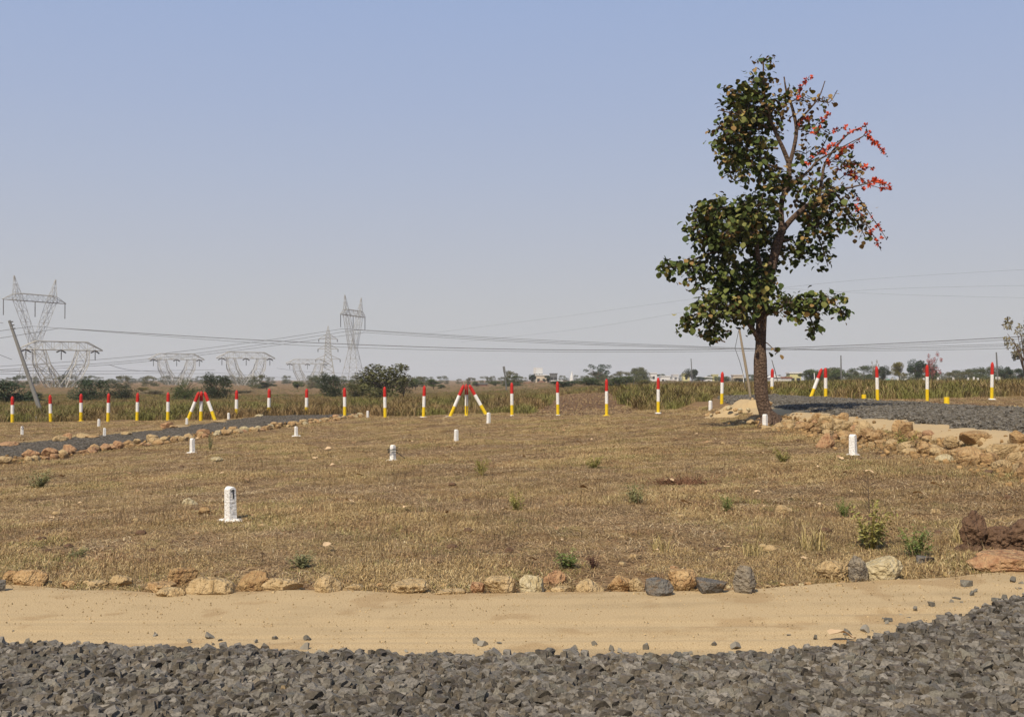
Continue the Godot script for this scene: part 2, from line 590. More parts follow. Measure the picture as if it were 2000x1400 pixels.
var cluster: ArrayMesh
func roads() -> void:
	# sandy verge in front
	var sand := func(u: float, v: float) -> Vector3:
		var x := lerpf(-7.0, 9.0, u)
		var z := lerpf(sand_z(x) - 0.12, maxf(gravel_z(x), sand_z(x) + 0.4) + 0.5, v)
		var y := H(x, z) + 0.05 * sst(0.0, 0.09, v) - 0.03
		y += 0.008 * nz.get_noise_2d(x * 50, z * 110)
		y += 0.016 * nz.get_noise_2d(x * 9, z * 330 + 80) * sst(0.35, 0.5, v)
		return Vector3(x, y, z)
	# patches of drier, paler earth and of brown crumbly soil, and streaks left by wheels
	var earth := func(p: Vector3) -> Color:
		var a := nz.get_noise_2d(p.x * 40.0 + 700, p.z * 90.0)
		var b := nz.get_noise_2d(p.x * 7.0, p.z * 300.0 + 33)
		var c := nz2.get_noise_2d(p.x * 220.0, p.z * 260.0)
		var t := 1.0 + 0.13 * a + 0.16 * b + 0.1 * c
		var col := Color(t, t, t)
		var soil := sst(0.12, 0.4, nz.get_noise_2d(p.x * 150.0, p.z * 150.0 + 90) + 0.35 * sst(0.5, 0.0, p.z - sand_z(p.x)) - 0.1)
		return col.lerp(Color(0.78, 0.72, 0.66), soil * 0.7)
	structure("sandy_verge", sheet(1000, 150, sand, earth), M.sand, "strip of pale yellow sandy earth between the stone edging and the gravel", "verge")
	# crushed stone: a loose cluster of different pieces, spread over the beds
	var r := RandomNumberGenerator.new()
	r.seed = 99
	var shapes := []
	for k in 14: shapes.append(crushed_polys(r, r.randi_range(6, 11)))
	var mb := MB.new()
	for k in 16:
		var tone: float = lerpf(0.4, 1.75, pow(r.randf(), 1.3))
		mb.col = Color(tone * 1.04, tone * r.randf_range(0.96, 1.0), tone * r.randf_range(0.86, 0.97))
		if k == 5: mb.col = Color(1.6, 1.4, 1.05)
		var p := Vector3(r.randf_range(-0.12, 0.12), r.randf_range(-0.012, 0.02), r.randf_range(-0.12, 0.12))
		crushed_into(mb, shapes[k % 14], Transform3D(random_basis(r, 0.036 + 0.07 * pow(r.randf(), 1.4)), p))
	cluster = mb.mesh(false, true)
	# gravel road in front
	var bed := func(u: float, v: float) -> Vector3:
		var x := lerpf(-7.0, 9.0, u)
		var z := lerpf(gravel_z(x), 4.0, v * v)
		var y := H(x, z) - 0.02 + 0.075 * sst(0.0, 0.12, v) + 0.015 * nz.get_noise_2d(x * 100, z * 100)
		return Vector3(x, y, z)
	var road := Node3D.new()
	road.name = numbered("gravel_road")
	add_child(road)
	tag(road, "bed of grey crushed stone in front of the sandy verge", "gravel road", "", "structure")
	part("roadbed", sheet(160, 40, bed), M.gravel_bed, road)
	var xf := []
	var cols := []
	var pieces := []
	for k in 7000:
		var x := r.randf_range(-5.5, 6.5)
		var zg := gravel_z(x)
		var z := lerpf(zg + 0.02, -2.6, pow(r.randf(), 1.15))
		if z > -3.0 or absf(x) > -z * 0.75 + 0.5: continue
		var e := sst(0.0, 0.25, z - zg)
		var y := H(x, z) + 0.02 + 0.045 * e + r.randf_range(-0.012, 0.012)
		var b := Basis(Vector3.UP, r.randf() * TAU).scaled(Vector3.ONE * r.randf_range(0.8, 1.12) * lerpf(0.8, 1.0, e))
		b = Basis(Vector3.RIGHT, r.randf_range(-0.2, 0.2)) * b
		xf.append(Transform3D(b, Vector3(x, y, z)))
		var t := 0.185 * r.randf_range(0.65, 1.35)
		cols.append(Color(t * 1.12, t * 1.0, t * 0.83))
	stuff("loose_crushed_stone", cluster, M.stone, xf, cols, road)
	# the largest pieces, each by itself
	var singles := []
	for k in 10:
		var one := MB.new()
		crushed_into(one, shapes[k], Transform3D.IDENTITY)
		singles.append(one.mesh(false))
	for k in 300:
		var px := r.randf_range(-20, 2020)
		var py := r.randf_range(1312, 1408)
		var g := at(px, py)
		var o := part("crushed_stone", singles[r.randi() % 10], M.crushed[2 if r.randf() < 0.04 else [0, 1, 0, 3, 1][r.randi() % 5]], road)
		o.transform = Transform3D(random_basis(r, r.randf_range(0.065, 0.11)), g + Vector3(0, 0.078, 0))
	# stray pieces of gravel on the sand
	var stray_at := [[1888, 1150, 30], [1872, 1174, 17], [1947, 1180, 22], [1992, 1154, 15], [1735, 1218, 22], [1737, 1232, 16], [1542, 1246, 13], [1775, 1212, 16], [1600, 1268, 14], [1706, 1240, 15], [905, 1172, 12], [1220, 1210, 8], [1545, 1252, 8], [720, 1235, 8], [690, 1212, 7], [1256, 1202, 7]]
	for s in stray_at:
		var g := at(s[0], s[1])
		var size: float = s[2] * -g.z / F
		solo("stray_stone", singles[r.randi() % 10], M.crushed[r.randi() % 2], g + Vector3(0, size * 0.22, 0), r.randf() * TAU, "small grey stone lying loose on the sandy verge", "stone", "loose stones on the sand").scale = Vector3.ONE * size
	xf = []
	cols = []
	for k in 220:
		var x := r.randf_range(-5.0, 5.0)
		var z := gravel_z(x) - pow(r.randf(), 2.2) * 0.5
		var s := r.randf_range(0.018, 0.06)
		xf.append(Transform3D(random_basis(r, s), Vector3(x, H(x, z) + 0.02 + s * 0.15, z)))
		var t := r.randf_range(0.1, 0.22)
		cols.append(Color(t * 1.1, t, t * 0.82))
	stuff("spilled_gravel", singles[1], M.leaf_plain, xf, cols, self, "loose gravel spilled from the road bed onto the sand", "gravel")
	# little lumps of dried earth on the verge
	xf = []
	cols = []
	for k in 7000:
		var x := r.randf_range(-5.5, 6.0)
		var v := pow(r.randf(), 1.8)
		var z := lerpf(sand_z(x) - 0.05, gravel_z(x), v)
		var s := lerpf(0.004, 0.015, pow(r.randf(), 3.0)) * (1.6 if v < 0.12 and r.randf() < 0.3 else 1.0)
		var y := H(x, z) + 0.05 * sst(0.0, 0.09, v) - 0.026
		xf.append(Transform3D(random_basis(r, s), Vector3(x, y, z)))
		var t := r.randf_range(0.6, 1.2)
		cols.append(Color(0.42 * t, 0.31 * t, 0.17 * t))
	stuff("earth_crumbs", singles[3], M.leaf_plain, xf, cols, self, "crumbs of dry yellow earth scattered on the sandy verge", "earth crumbs")

	# gravel road on the bank beside the tree
	var bank_bed := func(u: float, v: float) -> Vector3:
		var z := lerpf(-6.0, -51.0, u)
		var x := lerpf(7.95 + 0.2 * nz.get_noise_2d(z * 40, 3) + 1.6 * sst(-38.0, -52.0, z), 12.7 + 0.2 * nz.get_noise_2d(z * 40, 30) - 0.4 * sst(-30.0, -51.0, z), v)
		return Vector3(x, H(x, z) - 0.03 + 0.1 * sst(0.0, 0.08, minf(v, 1.0 - v)) + 0.03 * nz.get_noise_2d(x * 50, z * 50), z)
	var road2 := Node3D.new()
	road2.name = numbered("gravel_road")
	add_child(road2)
	tag(road2, "raised road of coarse grey gravel running past the flowering tree", "gravel road", "", "structure")
	part("roadbed", sheet(120, 24, bank_bed), M.gravel_bed, road2)
	xf = []
	cols = []
	for k in 17000:
		var p: Vector3 = bank_bed.call(pow(r.randf(), 0.9), r.randf_range(0.01, 0.99))
		if p.z > -13.0: continue
		var b := Basis(Vector3.UP, r.randf() * TAU).scaled(Vector3.ONE * r.randf_range(0.8, 1.25))
		xf.append(Transform3D(Basis(Vector3.RIGHT, r.randf_range(-0.25, 0.25)) * b, p + Vector3(0, r.randf_range(-0.01, 0.012), 0)))
		var t := 0.175 * r.randf_range(0.75, 1.25)
		cols.append(Color(t * 1.1, t, t * 0.84))
	stuff("loose_crushed_stone", cluster, M.stone, xf, cols, road2)
	# earth shoulder along its edge
	var shoulder := func(u: float, v: float) -> Vector3:
		var z := lerpf(-8.0, -34.0, u)
		var x := lerpf(7.05 + 0.25 * nz.get_noise_2d(z * 60, 70), 8.5, v)
		return Vector3(x, H(x, z) - 0.02 + 0.05 * sst(0, 0.15, v) + 0.015 * nz.get_noise_2d(x * 120, z * 120), z)
	structure("earth_shoulder", sheet(140, 16, shoulder), M.sand, "sandy shoulder of the raised gravel road", "verge")
	var shoulder2 := func(u: float, v: float) -> Vector3:
		var z := lerpf(-20.0, -44.0, u)
		var x := lerpf(12.4, 13.3 + 0.5 * nz.get_noise_2d(z * 50, 170), v)
		return Vector3(x, H(x, z) - 0.02 + 0.05 * sst(0, 0.15, 1.0 - v) + 0.02 * nz.get_noise_2d(x * 120, z * 120), z)
	structure("earth_shoulder", sheet(100, 10, shoulder2), M.sand, "thin line of sandy earth between the raised gravel road and the painted posts", "verge")

	# finer gravel road on the other side of the plot
	var fine_bed := func(u: float, v: float) -> Vector3:
		var z := lerpf(-9.0, -54.0, u)
		var x := lerpf(left_road_near(z) - 0.05, left_road_far(z), v)
		x += 0.18 * nz.get_noise_2d(z * 60, 200 + 100 * v)
		return Vector3(x, H(x, z) - 0.02 + 0.045 * sst(0.0, 0.05, minf(v, 1.0 - v)) + 0.012 * nz.get_noise_2d(x * 40, z * 40), z)
	var road3 := Node3D.new()
	road3.name = numbered("gravel_road")
	add_child(road3)
	tag(road3, "smooth road of fine dark grey grit edged with red and ochre stones", "gravel road", "", "structure")
	part("roadbed", sheet(140, 24, fine_bed), M.road_bed, road3)
	xf = []
	cols = []
	for k in 12000:
		var p: Vector3 = fine_bed.call(r.randf_range(0.2, 1.0), r.randf_range(0.01, 0.99))
		xf.append(Transform3D(Basis(Vector3.UP, r.randf() * TAU).scaled(Vector3(1.1, 0.45, 1.1) * r.randf_range(0.6, 1.0)), p + Vector3(0, -0.005, 0)))
		var t := 0.15 * r.randf_range(0.8, 1.2)
		cols.append(Color(t * 1.14, t, t * 0.82))
	stuff("loose_grit", cluster, M.stone, xf, cols, road3)

# ---------------------------------------------------------------- stones
func set_rock(px: float, py: float, wpx: float, hpx: float, tone: String, label: String, seed_: int, group := "", cuts := 5, rough := 0.22, level := 3, called := "boulder") -> Node3D:
	var g := at(px, py - hpx * 0.12)
	var k := -g.z / F
	var r := RandomNumberGenerator.new()
	r.seed = seed_
	var dims := Vector3(wpx * k * 0.97, hpx * k * 1.2, minf(wpx * r.randf_range(0.6, 0.85), hpx * 2.2) * k)
	return solo(called, rock_mesh(seed_, level, cuts, rough, dims, 0.4 if "slab" in label or "flat" in label or "block" in label else 1.0), M[tone], g - Vector3(0, dims.y * 0.25, 0), r.randf_range(-0.2, 0.2), label, "rock", group)

func front_rocks() -> void:
	var g := "stones edging the sandy verge"
	var L := [
		[2, 1163, 20, 30, "basalt", "dark grey stone block at the end of the stone edging, beside a brown stone"],
		[22, 1140, 40, 26, "brown", "dark brown stone wedged behind a rounded ochre boulder"],
		[57, 1148, 72, 36, "ochre", "rounded ochre boulder with a smooth top in the stone edging"],
		[134, 1150, 30, 16, "ochre", "small crumbly yellow stone on the sand beside rounded ochre boulder"],
		[190, 1148, 46, 14, "tan", "low flat dusty stone half sunk in the verge"],
		[236, 1149, 46, 26, "tan", "half-round dusty stone with a pitted face"],
		[314, 1160, 64, 22, "ochre", "long flat ochre block under the brown block"],
		[333, 1170, 62, 22, "tan", "dusty wedge of tan stone leaning on a flat ochre block"],
		[358, 1148, 58, 38, "brown", "angular brown ochre block perched behind big dusty yellow boulder"],
		[412, 1166, 100, 40, "tan", "big smooth dusty yellow boulder, widest of the stone edging"],
		[497, 1153, 70, 38, "brown", "angular brown and ochre boulder beside the big dusty yellow one"],
		[552, 1156, 84, 28, "tan", "crumbling heap-like dusty stone beside angular brown boulder"],
		[640, 1164, 56, 40, "tan", "upright rounded yellow stone with a chipped foot"],
		[692, 1154, 42, 14, "tan", "low yellow stone barely showing above the sand"],
		[800, 1163, 76, 30, "tan", "long tan block with a broken dark end"],
		[880, 1166, 72, 15, "tan", "flat dusty stone sunk in the verge beside long tan block"],
		[932, 1160, 30, 22, "rust", "small reddish stone tucked beside a squared yellow block"],
		[976, 1164, 66, 38, "tan", "squared yellow block with a notched corner"],
		[1038, 1163, 50, 40, "pale", "round pale yellow boulder beside a reddish stone"],
		[1083, 1144, 50, 30, "rust", "reddish cracked stone behind the round pale boulder"],
		[1097, 1160, 46, 15, "tan", "low dusty stone under the reddish cracked one"],
		[1152, 1162, 62, 31, "tan", "low smooth tan boulder with a curved top"],
		[1210, 1157, 52, 33, "ochre", "pitted ochre stone with a dark hollow"],
		[1243, 1159, 32, 30, "tan", "knobbly tan stone touching the pitted ochre one"],
		[1288, 1171, 58, 40, "basalt", "dark basalt block with a rusty streak lying on the sand"],
		[1334, 1154, 60, 42, "ochre", "smooth orange boulder between two dark basalt blocks"],
		[1316, 1113, 18, 8, "rust", "small orange stone on top of smooth orange boulder"],
		[1390, 1165, 64, 34, "basalt", "flat-topped dark basalt block with a pointed end"],
		[1455, 1171, 46, 66, "grey", "tall upright grey-brown stone with a narrow neck"],
		[1630, 1135, 68, 40, "tan", "cracked tan boulder beside a pointed grey stone"],
		[1722, 1139, 96, 52, "pale", "broad pale grey-yellow boulder behind pointed grey stone"],
		[1677, 1142, 40, 56, "grey", "pointed grey stone standing upright between two pale boulders"],
		[1808, 1104, 36, 18, "basalt", "flat dark stone lying on a green tuft"],
		[1972, 1121, 165, 42, "rust", "long orange slab of rough stone under the dark soil heap"],
		[370, 992, 32, 20, "pale", "broken pale yellow stone in the grass near numbered plot stone"],
		[398, 1008, 26, 18, "brown", "dark brown clod beside a broken pale yellow stone"],
		[1530, 1006, 38, 20, "tan", "sunken tan stone in the dry grass"],
		[423, 904, 26, 11, "pale", "whitish flat stone in grass by the gritty road"],
		[1612, 878, 38, 32, "rust", "reddish boulder in the grass at the foot of the rubble bank"],
		[1505, 1078, 30, 14, "tan", "small tan stone half hidden in tall dry grass"],
	]
	var s := 500
	for a in L:
		s += 1
		var cuts := 6
		var rough := 0.32
		if "ooth" in a[5] or "ound" in a[5]:
			cuts = 4; rough = 0.2
		if a[4] == "basalt":
			cuts = 9; rough = 0.1
		set_rock(a[0], a[1], a[2], a[3], a[4], a[5], s, g if a[1] > 1080 else "single stones in the field", cuts, rough, 4)
	# small broken bits filling the edging
	var r := RandomNumberGenerator.new()
	r.seed = 31
	for k in 46:
		var px := r.randf_range(-10, 1760)
		var wpx := r.randf_range(8, 20)
		var py := 742.0 + F * 1.5 / -curve_at(sand_line, (px - 1000) / F * 7.9)
		set_rock(px, py + r.randf_range(-8, 8), wpx, wpx * r.randf_range(0.4, 0.6), ["tan", "tan", "ochre", "pale"][r.randi() % 4], "small dusty chip of stone between the edging boulders", 900 + k, "chips between the edging stones", 5, 0.25, 2, "stone_chip")
	# heap of dug soil
	var h := at(1962, 1070)
	var kk := -h.z / F
	var heap := thing("soil_heap", h, 0, "heap of dark brown dug soil above the long orange slab", "soil heap")
	var clods := [[-60, 0, 52, 60], [-15, 4, 70, 40], [30, 6, 80, 50], [-35, -10, 60, 34], [70, 0, 80, 56], [10, -14, 80, 26], [50, -16, 70, 24], [110, 0, 70, 40]]
	var q := 700
	for c in clods:
		q += 1
		var o := part("clod", rock_mesh(q, 4, 2, 0.5, Vector3(c[2], c[3] * 1.45, c[2] * 0.8) * kk), M.soil, heap)
		o.position = Vector3(c[0] * kk, -0.06, c[1] * kk * 1.5)
	for k in 60:
		q += 1
		var sz := r.randf_range(8, 22) * kk
		var o := part("crumb", rock_mesh(700 + k % 8, 2, 3, 0.35, Vector3(sz, sz * 0.8, sz)), M.soil, heap)
		var x := r.randf_range(-95, 120) * kk
		o.position = Vector3(x, 0.0, r.randf_range(-2, 42) * kk)
		o.position.y = H(h.x + o.position.x, h.z + o.position.z) - h.y - sz * 0.2

func bank_rocks() -> void:
	var r := RandomNumberGenerator.new()
	r.seed = 606
	# shared shapes
	var shapes := []
	for k in 14: shapes.append(rock_mesh(1200 + k, 2, 8 + k % 5, 0.3, Vector3.ONE, 1.0, false))
	var put := func(p: Vector3, w: float, h: float, tone: String, label: String, group: String) -> void:
		var o := solo("rubble_stone", shapes[r.randi() % 14], M[tone], p - Vector3(0, h * 0.22, 0), r.randf() * TAU, label, "rock", group)
		o.scale = Vector3(w, h, w * r.randf_range(0.65, 1.0))
		o.rotation.x = r.randf_range(-0.25, 0.25)
	# edge of the gritty road
	var names := {"rust": "red-brown stone", "ochre": "ochre stone", "tan": "tan stone", "brown": "dark brown stone", "pale": "pale stone", "grey": "grey stone"}
	var z := -20.0
	while z > -52.0:
		var w := r.randf_range(0.16, 0.4)
		if z < -44.0: w *= 0.8
		var x := left_road_near(z) + r.randf_range(0.05, 0.55)
		var tone: String = ["rust", "brown", "brown", "tan", "rust", "ochre", "rust", "brown"][r.randi() % 8]
		if z < -30.0: tone = ["ochre", "tan", "brown", "tan", "pale", "ochre", "rust", "tan"][r.randi() % 8]
		put.call(on_ground(x, z, r.randf_range(0.0, 0.03)), w, w * r.randf_range(0.5, 0.75), tone, names[tone] + " in the low stone edge of the gritty road", names[tone] + "s along the gritty road")
		z -= w * r.randf_range(0.6, 1.0)
	for p in [[118, 862, 34, 12, "tan"], [130, 859, 30, 14, "rust"], [162, 856, 28, 10, "tan"], [15, 872, 40, 10, "rust"], [325, 838, 26, 14, "rust"], [338, 838, 18, 8, "ochre"], [245, 850, 22, 8, "tan"], [350, 836, 40, 6, "tan"], [430, 826, 28, 5, "tan"], [505, 815, 20, 6, "pale"], [560, 812, 16, 5, "tan"], [180, 856, 30, 6, "ochre"]]:
		var q := at(p[0], p[1])
		var kk := -q.z / F
		put.call(q, p[2] * kk, p[3] * kk * 1.3, p[4], names[p[4]] + " on the far edge of the gritty road", names[p[4]] + "s beyond the gritty road")
	# rubble bank under the raised road
	z = -12.5
	while z > -31.0:
		for k in 2:
			var w := r.randf_range(0.12, 0.34)
			var x := 6.6 + r.randf_range(-0.25, 0.7) + 0.15 * sin(z * 0.7)
			if z < -26.0: x -= 0.1
			var tone: String = ["ochre", "tan", "brown", "ochre", "brown", "tan", "rust"][r.randi() % 7]
			put.call(on_ground(x, z + r.randf_range(-0.1, 0.1), r.randf_range(-0.02, 0.05)), w, w * r.randf_range(0.5, 0.9), tone, names[tone] + " in the rubble bank of the raised gravel road", names[tone] + "s in the rubble bank")
		z -= r.randf_range(0.2, 0.34)
	# broken bits filling both banks
	var xf := []
	var cols := []
	for k in 3000:
		var zz := r.randf_range(-12.0, -31.0)
		var xx := 6.7 + r.randfn() * 0.33
		if k % 3 == 0:
			zz = r.randf_range(-20.0, -52.0)
			xx = left_road_near(zz) + 0.3 + r.randfn() * 0.2
		var sz := r.randf_range(0.025, 0.1)
		xf.append(Transform3D(random_basis(r, sz), on_ground(xx, zz, sz * 0.15)))
		var t := r.randf_range(0.6, 1.15)
		cols.append(Color(0.3 * t, 0.19 * t, 0.085 * t))
	stuff("rubble_chips", shapes[0], M.leaf_plain, xf, cols, self, "small broken bits of ochre stone filling the stone banks", "rubble")
	var big := [[1895, 912, 56, 40, "ochre", "big rounded boulder bulging out of the rubble bank"], [1690, 862, 40, 38, "tan", "rounded tan boulder in the rubble bank behind a white plot stone"], [1905, 868, 60, 26, "ochre", "long ochre block on top of the rubble bank"], [1960, 892, 66, 26, "tan", "flat tan slab overhanging the rubble bank"], [1757, 850, 30, 30, "ochre", "squared ochre stone standing on the rubble bank edge"], [1615, 832, 34, 22, "tan", "dusty tan boulder in the bank near the tree trunk"], [1985, 912, 34, 30, "tan", "upright tan stone at the foot of the rubble bank"], [1845, 905, 40, 18, "pale", "pale wedge of stone beside the big rounded boulder"]]
	var s := 1500
	for b in big:
		s += 1
		set_rock(b[0], b[1], b[2], b[3], b[4], b[5], s, "big stones of the rubble bank", 3, 0.18, 3)
	for p in [[1800, 802, 36, 8, "pale"], [1832, 803, 20, 7, "tan"], [1902, 800, 44, 10, "grey"], [1700, 786, 14, 7, "pale"], [1660, 782, 20, 5, "tan"], [1978, 815, 50, 10, "ochre"], [1950, 812, 24, 8, "tan"], [1770, 797, 26, 5, "tan"], [1990, 822, 30, 9, "tan"]]:
		var q := at(p[0], p[1])
		var kk := -q.z / F
		put.call(q, p[2] * kk, p[3] * kk * 1.3, p[4], names[p[4]] + " between the raised road and the painted posts", names[p[4]] + "s beyond the raised road")
	# sand heap behind the tree
	var c := at(1445, 806)
	var mb := MB.new()
	var n := 40
	for i in n + 1:
		for j in n + 1:
			var x := (i / float(n) - 0.5) * 3.0
			var zz := (j / float(n) - 0.5) * 2.6
			var d := Vector2(x / 1.35, zz / 1.1).length()
			var y := 0.34 * (1.0 - sst(0.15, 1.0, d)) - 0.06 + 0.22 * nz.get_noise_2d(x * 110 + 40, zz * 110) * (1.0 - sst(0.6, 1.1, d))
			mb.add(Vector3(x, H(c.x + x, c.z + zz) - c.y + y, zz))
	for i in n:
		for j in n:
			var o := i * (n + 1) + j
			mb.tri(o, o + 1, o + n + 1); mb.tri(o + 1, o + n + 2, o + n + 1)
	solo("earth_mound", mb.mesh(true), M.sand, c, 0, "low mound of yellow earth and rubble behind the tree trunk", "mound")
	for k in 26:
		var a := r.randf() * TAU
		var rr := sqrt(r.randf())
		var x: float = c.x + 1.1 * rr * cos(a)
		var zz: float = c.z + 0.8 * rr * sin(a) + 0.3
		var w := r.randf_range(0.06, 0.2)
		put.call(Vector3(x, H(x, zz) + 0.28 * (1.0 - sst(0.15, 1.0, rr * 0.8)), zz), w, w * 0.7, ["tan", "ochre", "pale"][k % 3], names[["tan", "ochre", "pale"][k % 3]] + " on the earth mound behind the tree", names[["tan", "ochre", "pale"][k % 3]] + "s on the earth mound")
	var q2 := at(1385, 815)
	put.call(q2, 0.32, 0.22, "ochre", "lone yellow lump of earth beside the earth mound", "")

# ---------------------------------------------------------------- painted posts
func band(y0: float, y1: float, r0: float, r1: float, cap: bool) -> ArrayMesh:
	var mb := MB.new()
	var rings := [[y0, r0 * 0.2], [y0, r0], [y1, r1]]
	if cap:
		var c := y1 - 0.12
		rings = [[y0, r0 * 0.2], [y0, r0], [c, r1], [c + 0.03, r1 * 0.97], [c + 0.075, r1 * 0.72], [c + 0.115, r1 * 0.38], [y1, 0.012]]
	else:
		rings.append([y1, r1 * 0.2])
	var n := 14
	for q in rings:
		for j in n:
			mb.add(Vector3(cos(TAU * j / n) * q[1], q[0], sin(TAU * j / n) * q[1]))
	for k in rings.size() - 1:
		for j in n:
			var a := k * n + j
			var b := k * n + (j + 1) % n
			mb.tri(a, b, a + n); mb.tri(b, b + n, a + n)
	return mb.mesh(false)

var bands := []
func dress_post(parent: Node) -> void:
	part("yellow_band", bands[0], M.yellow, parent)
	part("white_band", bands[1], M.white, parent)
	part("red_band", bands[2], M.red, parent)

func splash(seed_: int, rad: float) -> ArrayMesh:    # thin irregular spill of whitewash or mortar round a foot
	var r := RandomNumberGenerator.new()
	r.seed = seed_
	var mb := MB.new()
	var n := 20
	var c := mb.add(Vector3(0, 0.03, 0))
	for k in n:
		var a := TAU * k / n
		var q := rad * (0.75 + 0.5 * r.randf()) * (1.0 + 0.25 * cos(a * 2.0 + seed_))
		mb.add(Vector3(cos(a) * q * 0.6, 0.026, sin(a) * q * 0.6))
		mb.add(Vector3(cos(a) * q, -0.02, sin(a) * q))
	for k in n:
		var a := c + 1 + k * 2
		var b := c + 1 + ((k + 1) % n) * 2
		mb.tri(c, a, b); mb.tri(a, a + 1, b); mb.tri(b, a + 1, b + 1)
	return mb.mesh(true)

func guard_posts() -> void:
	bands = [band(-0.15, 0.39, 0.093, 0.092, false), band(0.39, 0.8, 0.0915, 0.0915, false), band(0.8, 1.2, 0.092, 0.09, true)]
	var r := RandomNumberGenerator.new()
	r.seed = 222
	var spl := [splash(1, 0.2), splash(2, 0.22), splash(3, 0.18)]
	var row := "painted guard post in the row between cut field and tall grass, %s"
	# [x, foot y, top y, what tells it apart, colour of the mortar at its foot]
	var posts := [
		[23, 825, 774, "in front of the feathery thorn bush", ""], [98, 824, 771, "first past the leaning concrete pole", ""], [157, 822, 769, "second past the leaning concrete pole", "yellow"], [210, 824, 768, "behind a white plot stone, third past the leaning pole", ""], [267, 822, 767, "second before the three-legged post over the gritty road", ""], [327, 822, 766, "next to the three-legged post by the gritty road", ""],
		[461, 816, 762, "rising behind the gritty road just past its three-legged post", ""], [524, 813, 759, "second past the gritty road's three-legged post", ""], [598, 812, 759, "at the far end of the gritty road", ""], [673, 812, 757, "where the stone edge of the gritty road ends", ""], [752, 816, 755, "in front of the big olive bush", ""], [827, 815, 753, "next before the free-standing three-legged post", "white"],
		[1000, 812, 747, "next past the free-standing three-legged post", "white"], [1090, 811, 745, "at the near edge of the bare ploughed lane", "white"], [1185, 812, 740, "at the far edge of the bare ploughed lane", "yellow"], [1286, 807, 737, "before a stand of green grass", "white"], [1410, 789, 726, "behind the earth mound beside the tree", ""], [1508, 772, 720, "partly hidden behind the tree trunk", ""],
		[1715, 782, 715, "first past the two-legged post beyond the raised road", ""], [1812, 783, 712, "beside a yellow stub beyond the raised road", ""], [1938, 780, 707, "alone on reddish soil beyond the raised road, white foot", "white"]]
	for p in posts:
		var g := at(p[0], p[1])
		var hgt: float = (p[1] - p[2]) * -g.z / F
		var o := thing("guard_post", g, r.randf() * TAU, "red, white and yellow guard post " + p[3], "post", "painted guard posts")
		dress_post(o)
		var wide := 3.15 * -g.z / F / 0.0915
		o.scale = Vector3(wide, hgt / 1.2, wide)
		o.rotation.x = r.randf_range(-0.03, 0.03)
		o.rotation.z = r.randf_range(-0.03, 0.03)
		if p[4]:
			part("mortar_foot", spl[r.randi() % 3], M[p[4]], o)
	# posts leaning together
	for t in [[393, 764, [[366, 820], [392, 822], [420, 820]], "three-legged red, white and yellow guard post beside the gritty road"], [911, 750, [[879, 815], [911, 813], [950, 813]], "three-legged red, white and yellow guard post standing free in the field"], [1613, 718, [[1583, 778], [1613, 778]], "two-legged red, white and yellow guard post beyond the raised gravel road"]]:
		var mid := at(t[2][1][0], t[2][1][1])
		var o := thing("braced_guard_post", mid, 0, t[3], "post", "painted guard posts leaning together")
		var d := -mid.z
		for k in t[2].size():
			var foot := at(t[2][k][0], t[2][k][1])
			foot.z = -d + (0.25 if k == 0 else 0.0)
			foot.x = ray(t[2][k][0], t[2][k][1]).x * -foot.z
			foot.y = H(foot.x, foot.z)
			var head := EYE + ray(t[0] + (k - 1) * 5.0 if t[2].size() == 3 else t[0] - (1 - k) * 7.0, t[1]) * (-foot.z)
			if k != 1: head.y -= 0.03
			head.z = foot.z * 0.5 - d * 0.5 + (0.1 if k == 0 else -0.1 if k == 2 else 0.0)
			var leg := Node3D.new()
			leg.name = "leg"
			o.add_child(leg, true)
			var up := head - foot
			var len_ := up.length()
			up = up.normalized()
			var side := up.cross(Vector3.BACK).normalized()
			var wide := 3.3 * d / F / 0.0915
			leg.transform = Transform3D(Basis(side * wide, up * len_ / 1.2, side.cross(up) * wide), foot - mid)
			dress_post(leg)
			if t[0] > 900 and t[0] < 1000:
				var f := part("mortar_foot", spl[k], M.white, o)
				f.position = foot - mid
	for s in [[1688, 785, 10, "yellow-painted stub of a post at the verge, beside a painted post"], [1850, 793, 10, "yellow-painted stub of a post on reddish soil by the raised road"]]:
		var g := at(s[0], s[1])
		var st := band(-0.08, 0.27, 0.085, 0.08, false)
		solo("post_stub", st, M.yellow, g, 0.4, s[3], "post stub", "yellow post stubs")
	# dry twig caught on the three-legged post
	var g2 := at(911, 813)
	var top := far_at(911, 752, -g2.z - 0.15)
	var mb := MB.new()
	for w in [[[0, -0.25], [0.02, 0.02], [0.14, 0.2], [0.2, 0.32]], [[0.14, 0.2], [0.13, 0.33]], [[-0.08, -0.15], [-0.18, 0.08], [-0.2, 0.18]], [[0.2, 0.3], [0.28, 0.3]]]:
		var pts := []
		var rad := []
		for k in w.size():
			pts.append(Vector3(w[k][0], w[k][1], 0)); rad.append(0.014 * (1.0 - 0.2 * k))
		mb.tube(pts, rad, 5)
	mb.tube([Vector3(0, -0.25, 0), Vector3(0.0, -1.5, -0.1)], [0.014, 0.02], 5)
	solo("dry_twig", mb.mesh(true), M.twig, top, 0, "bare forked twig sticking up behind the free-standing three-legged post", "twig")

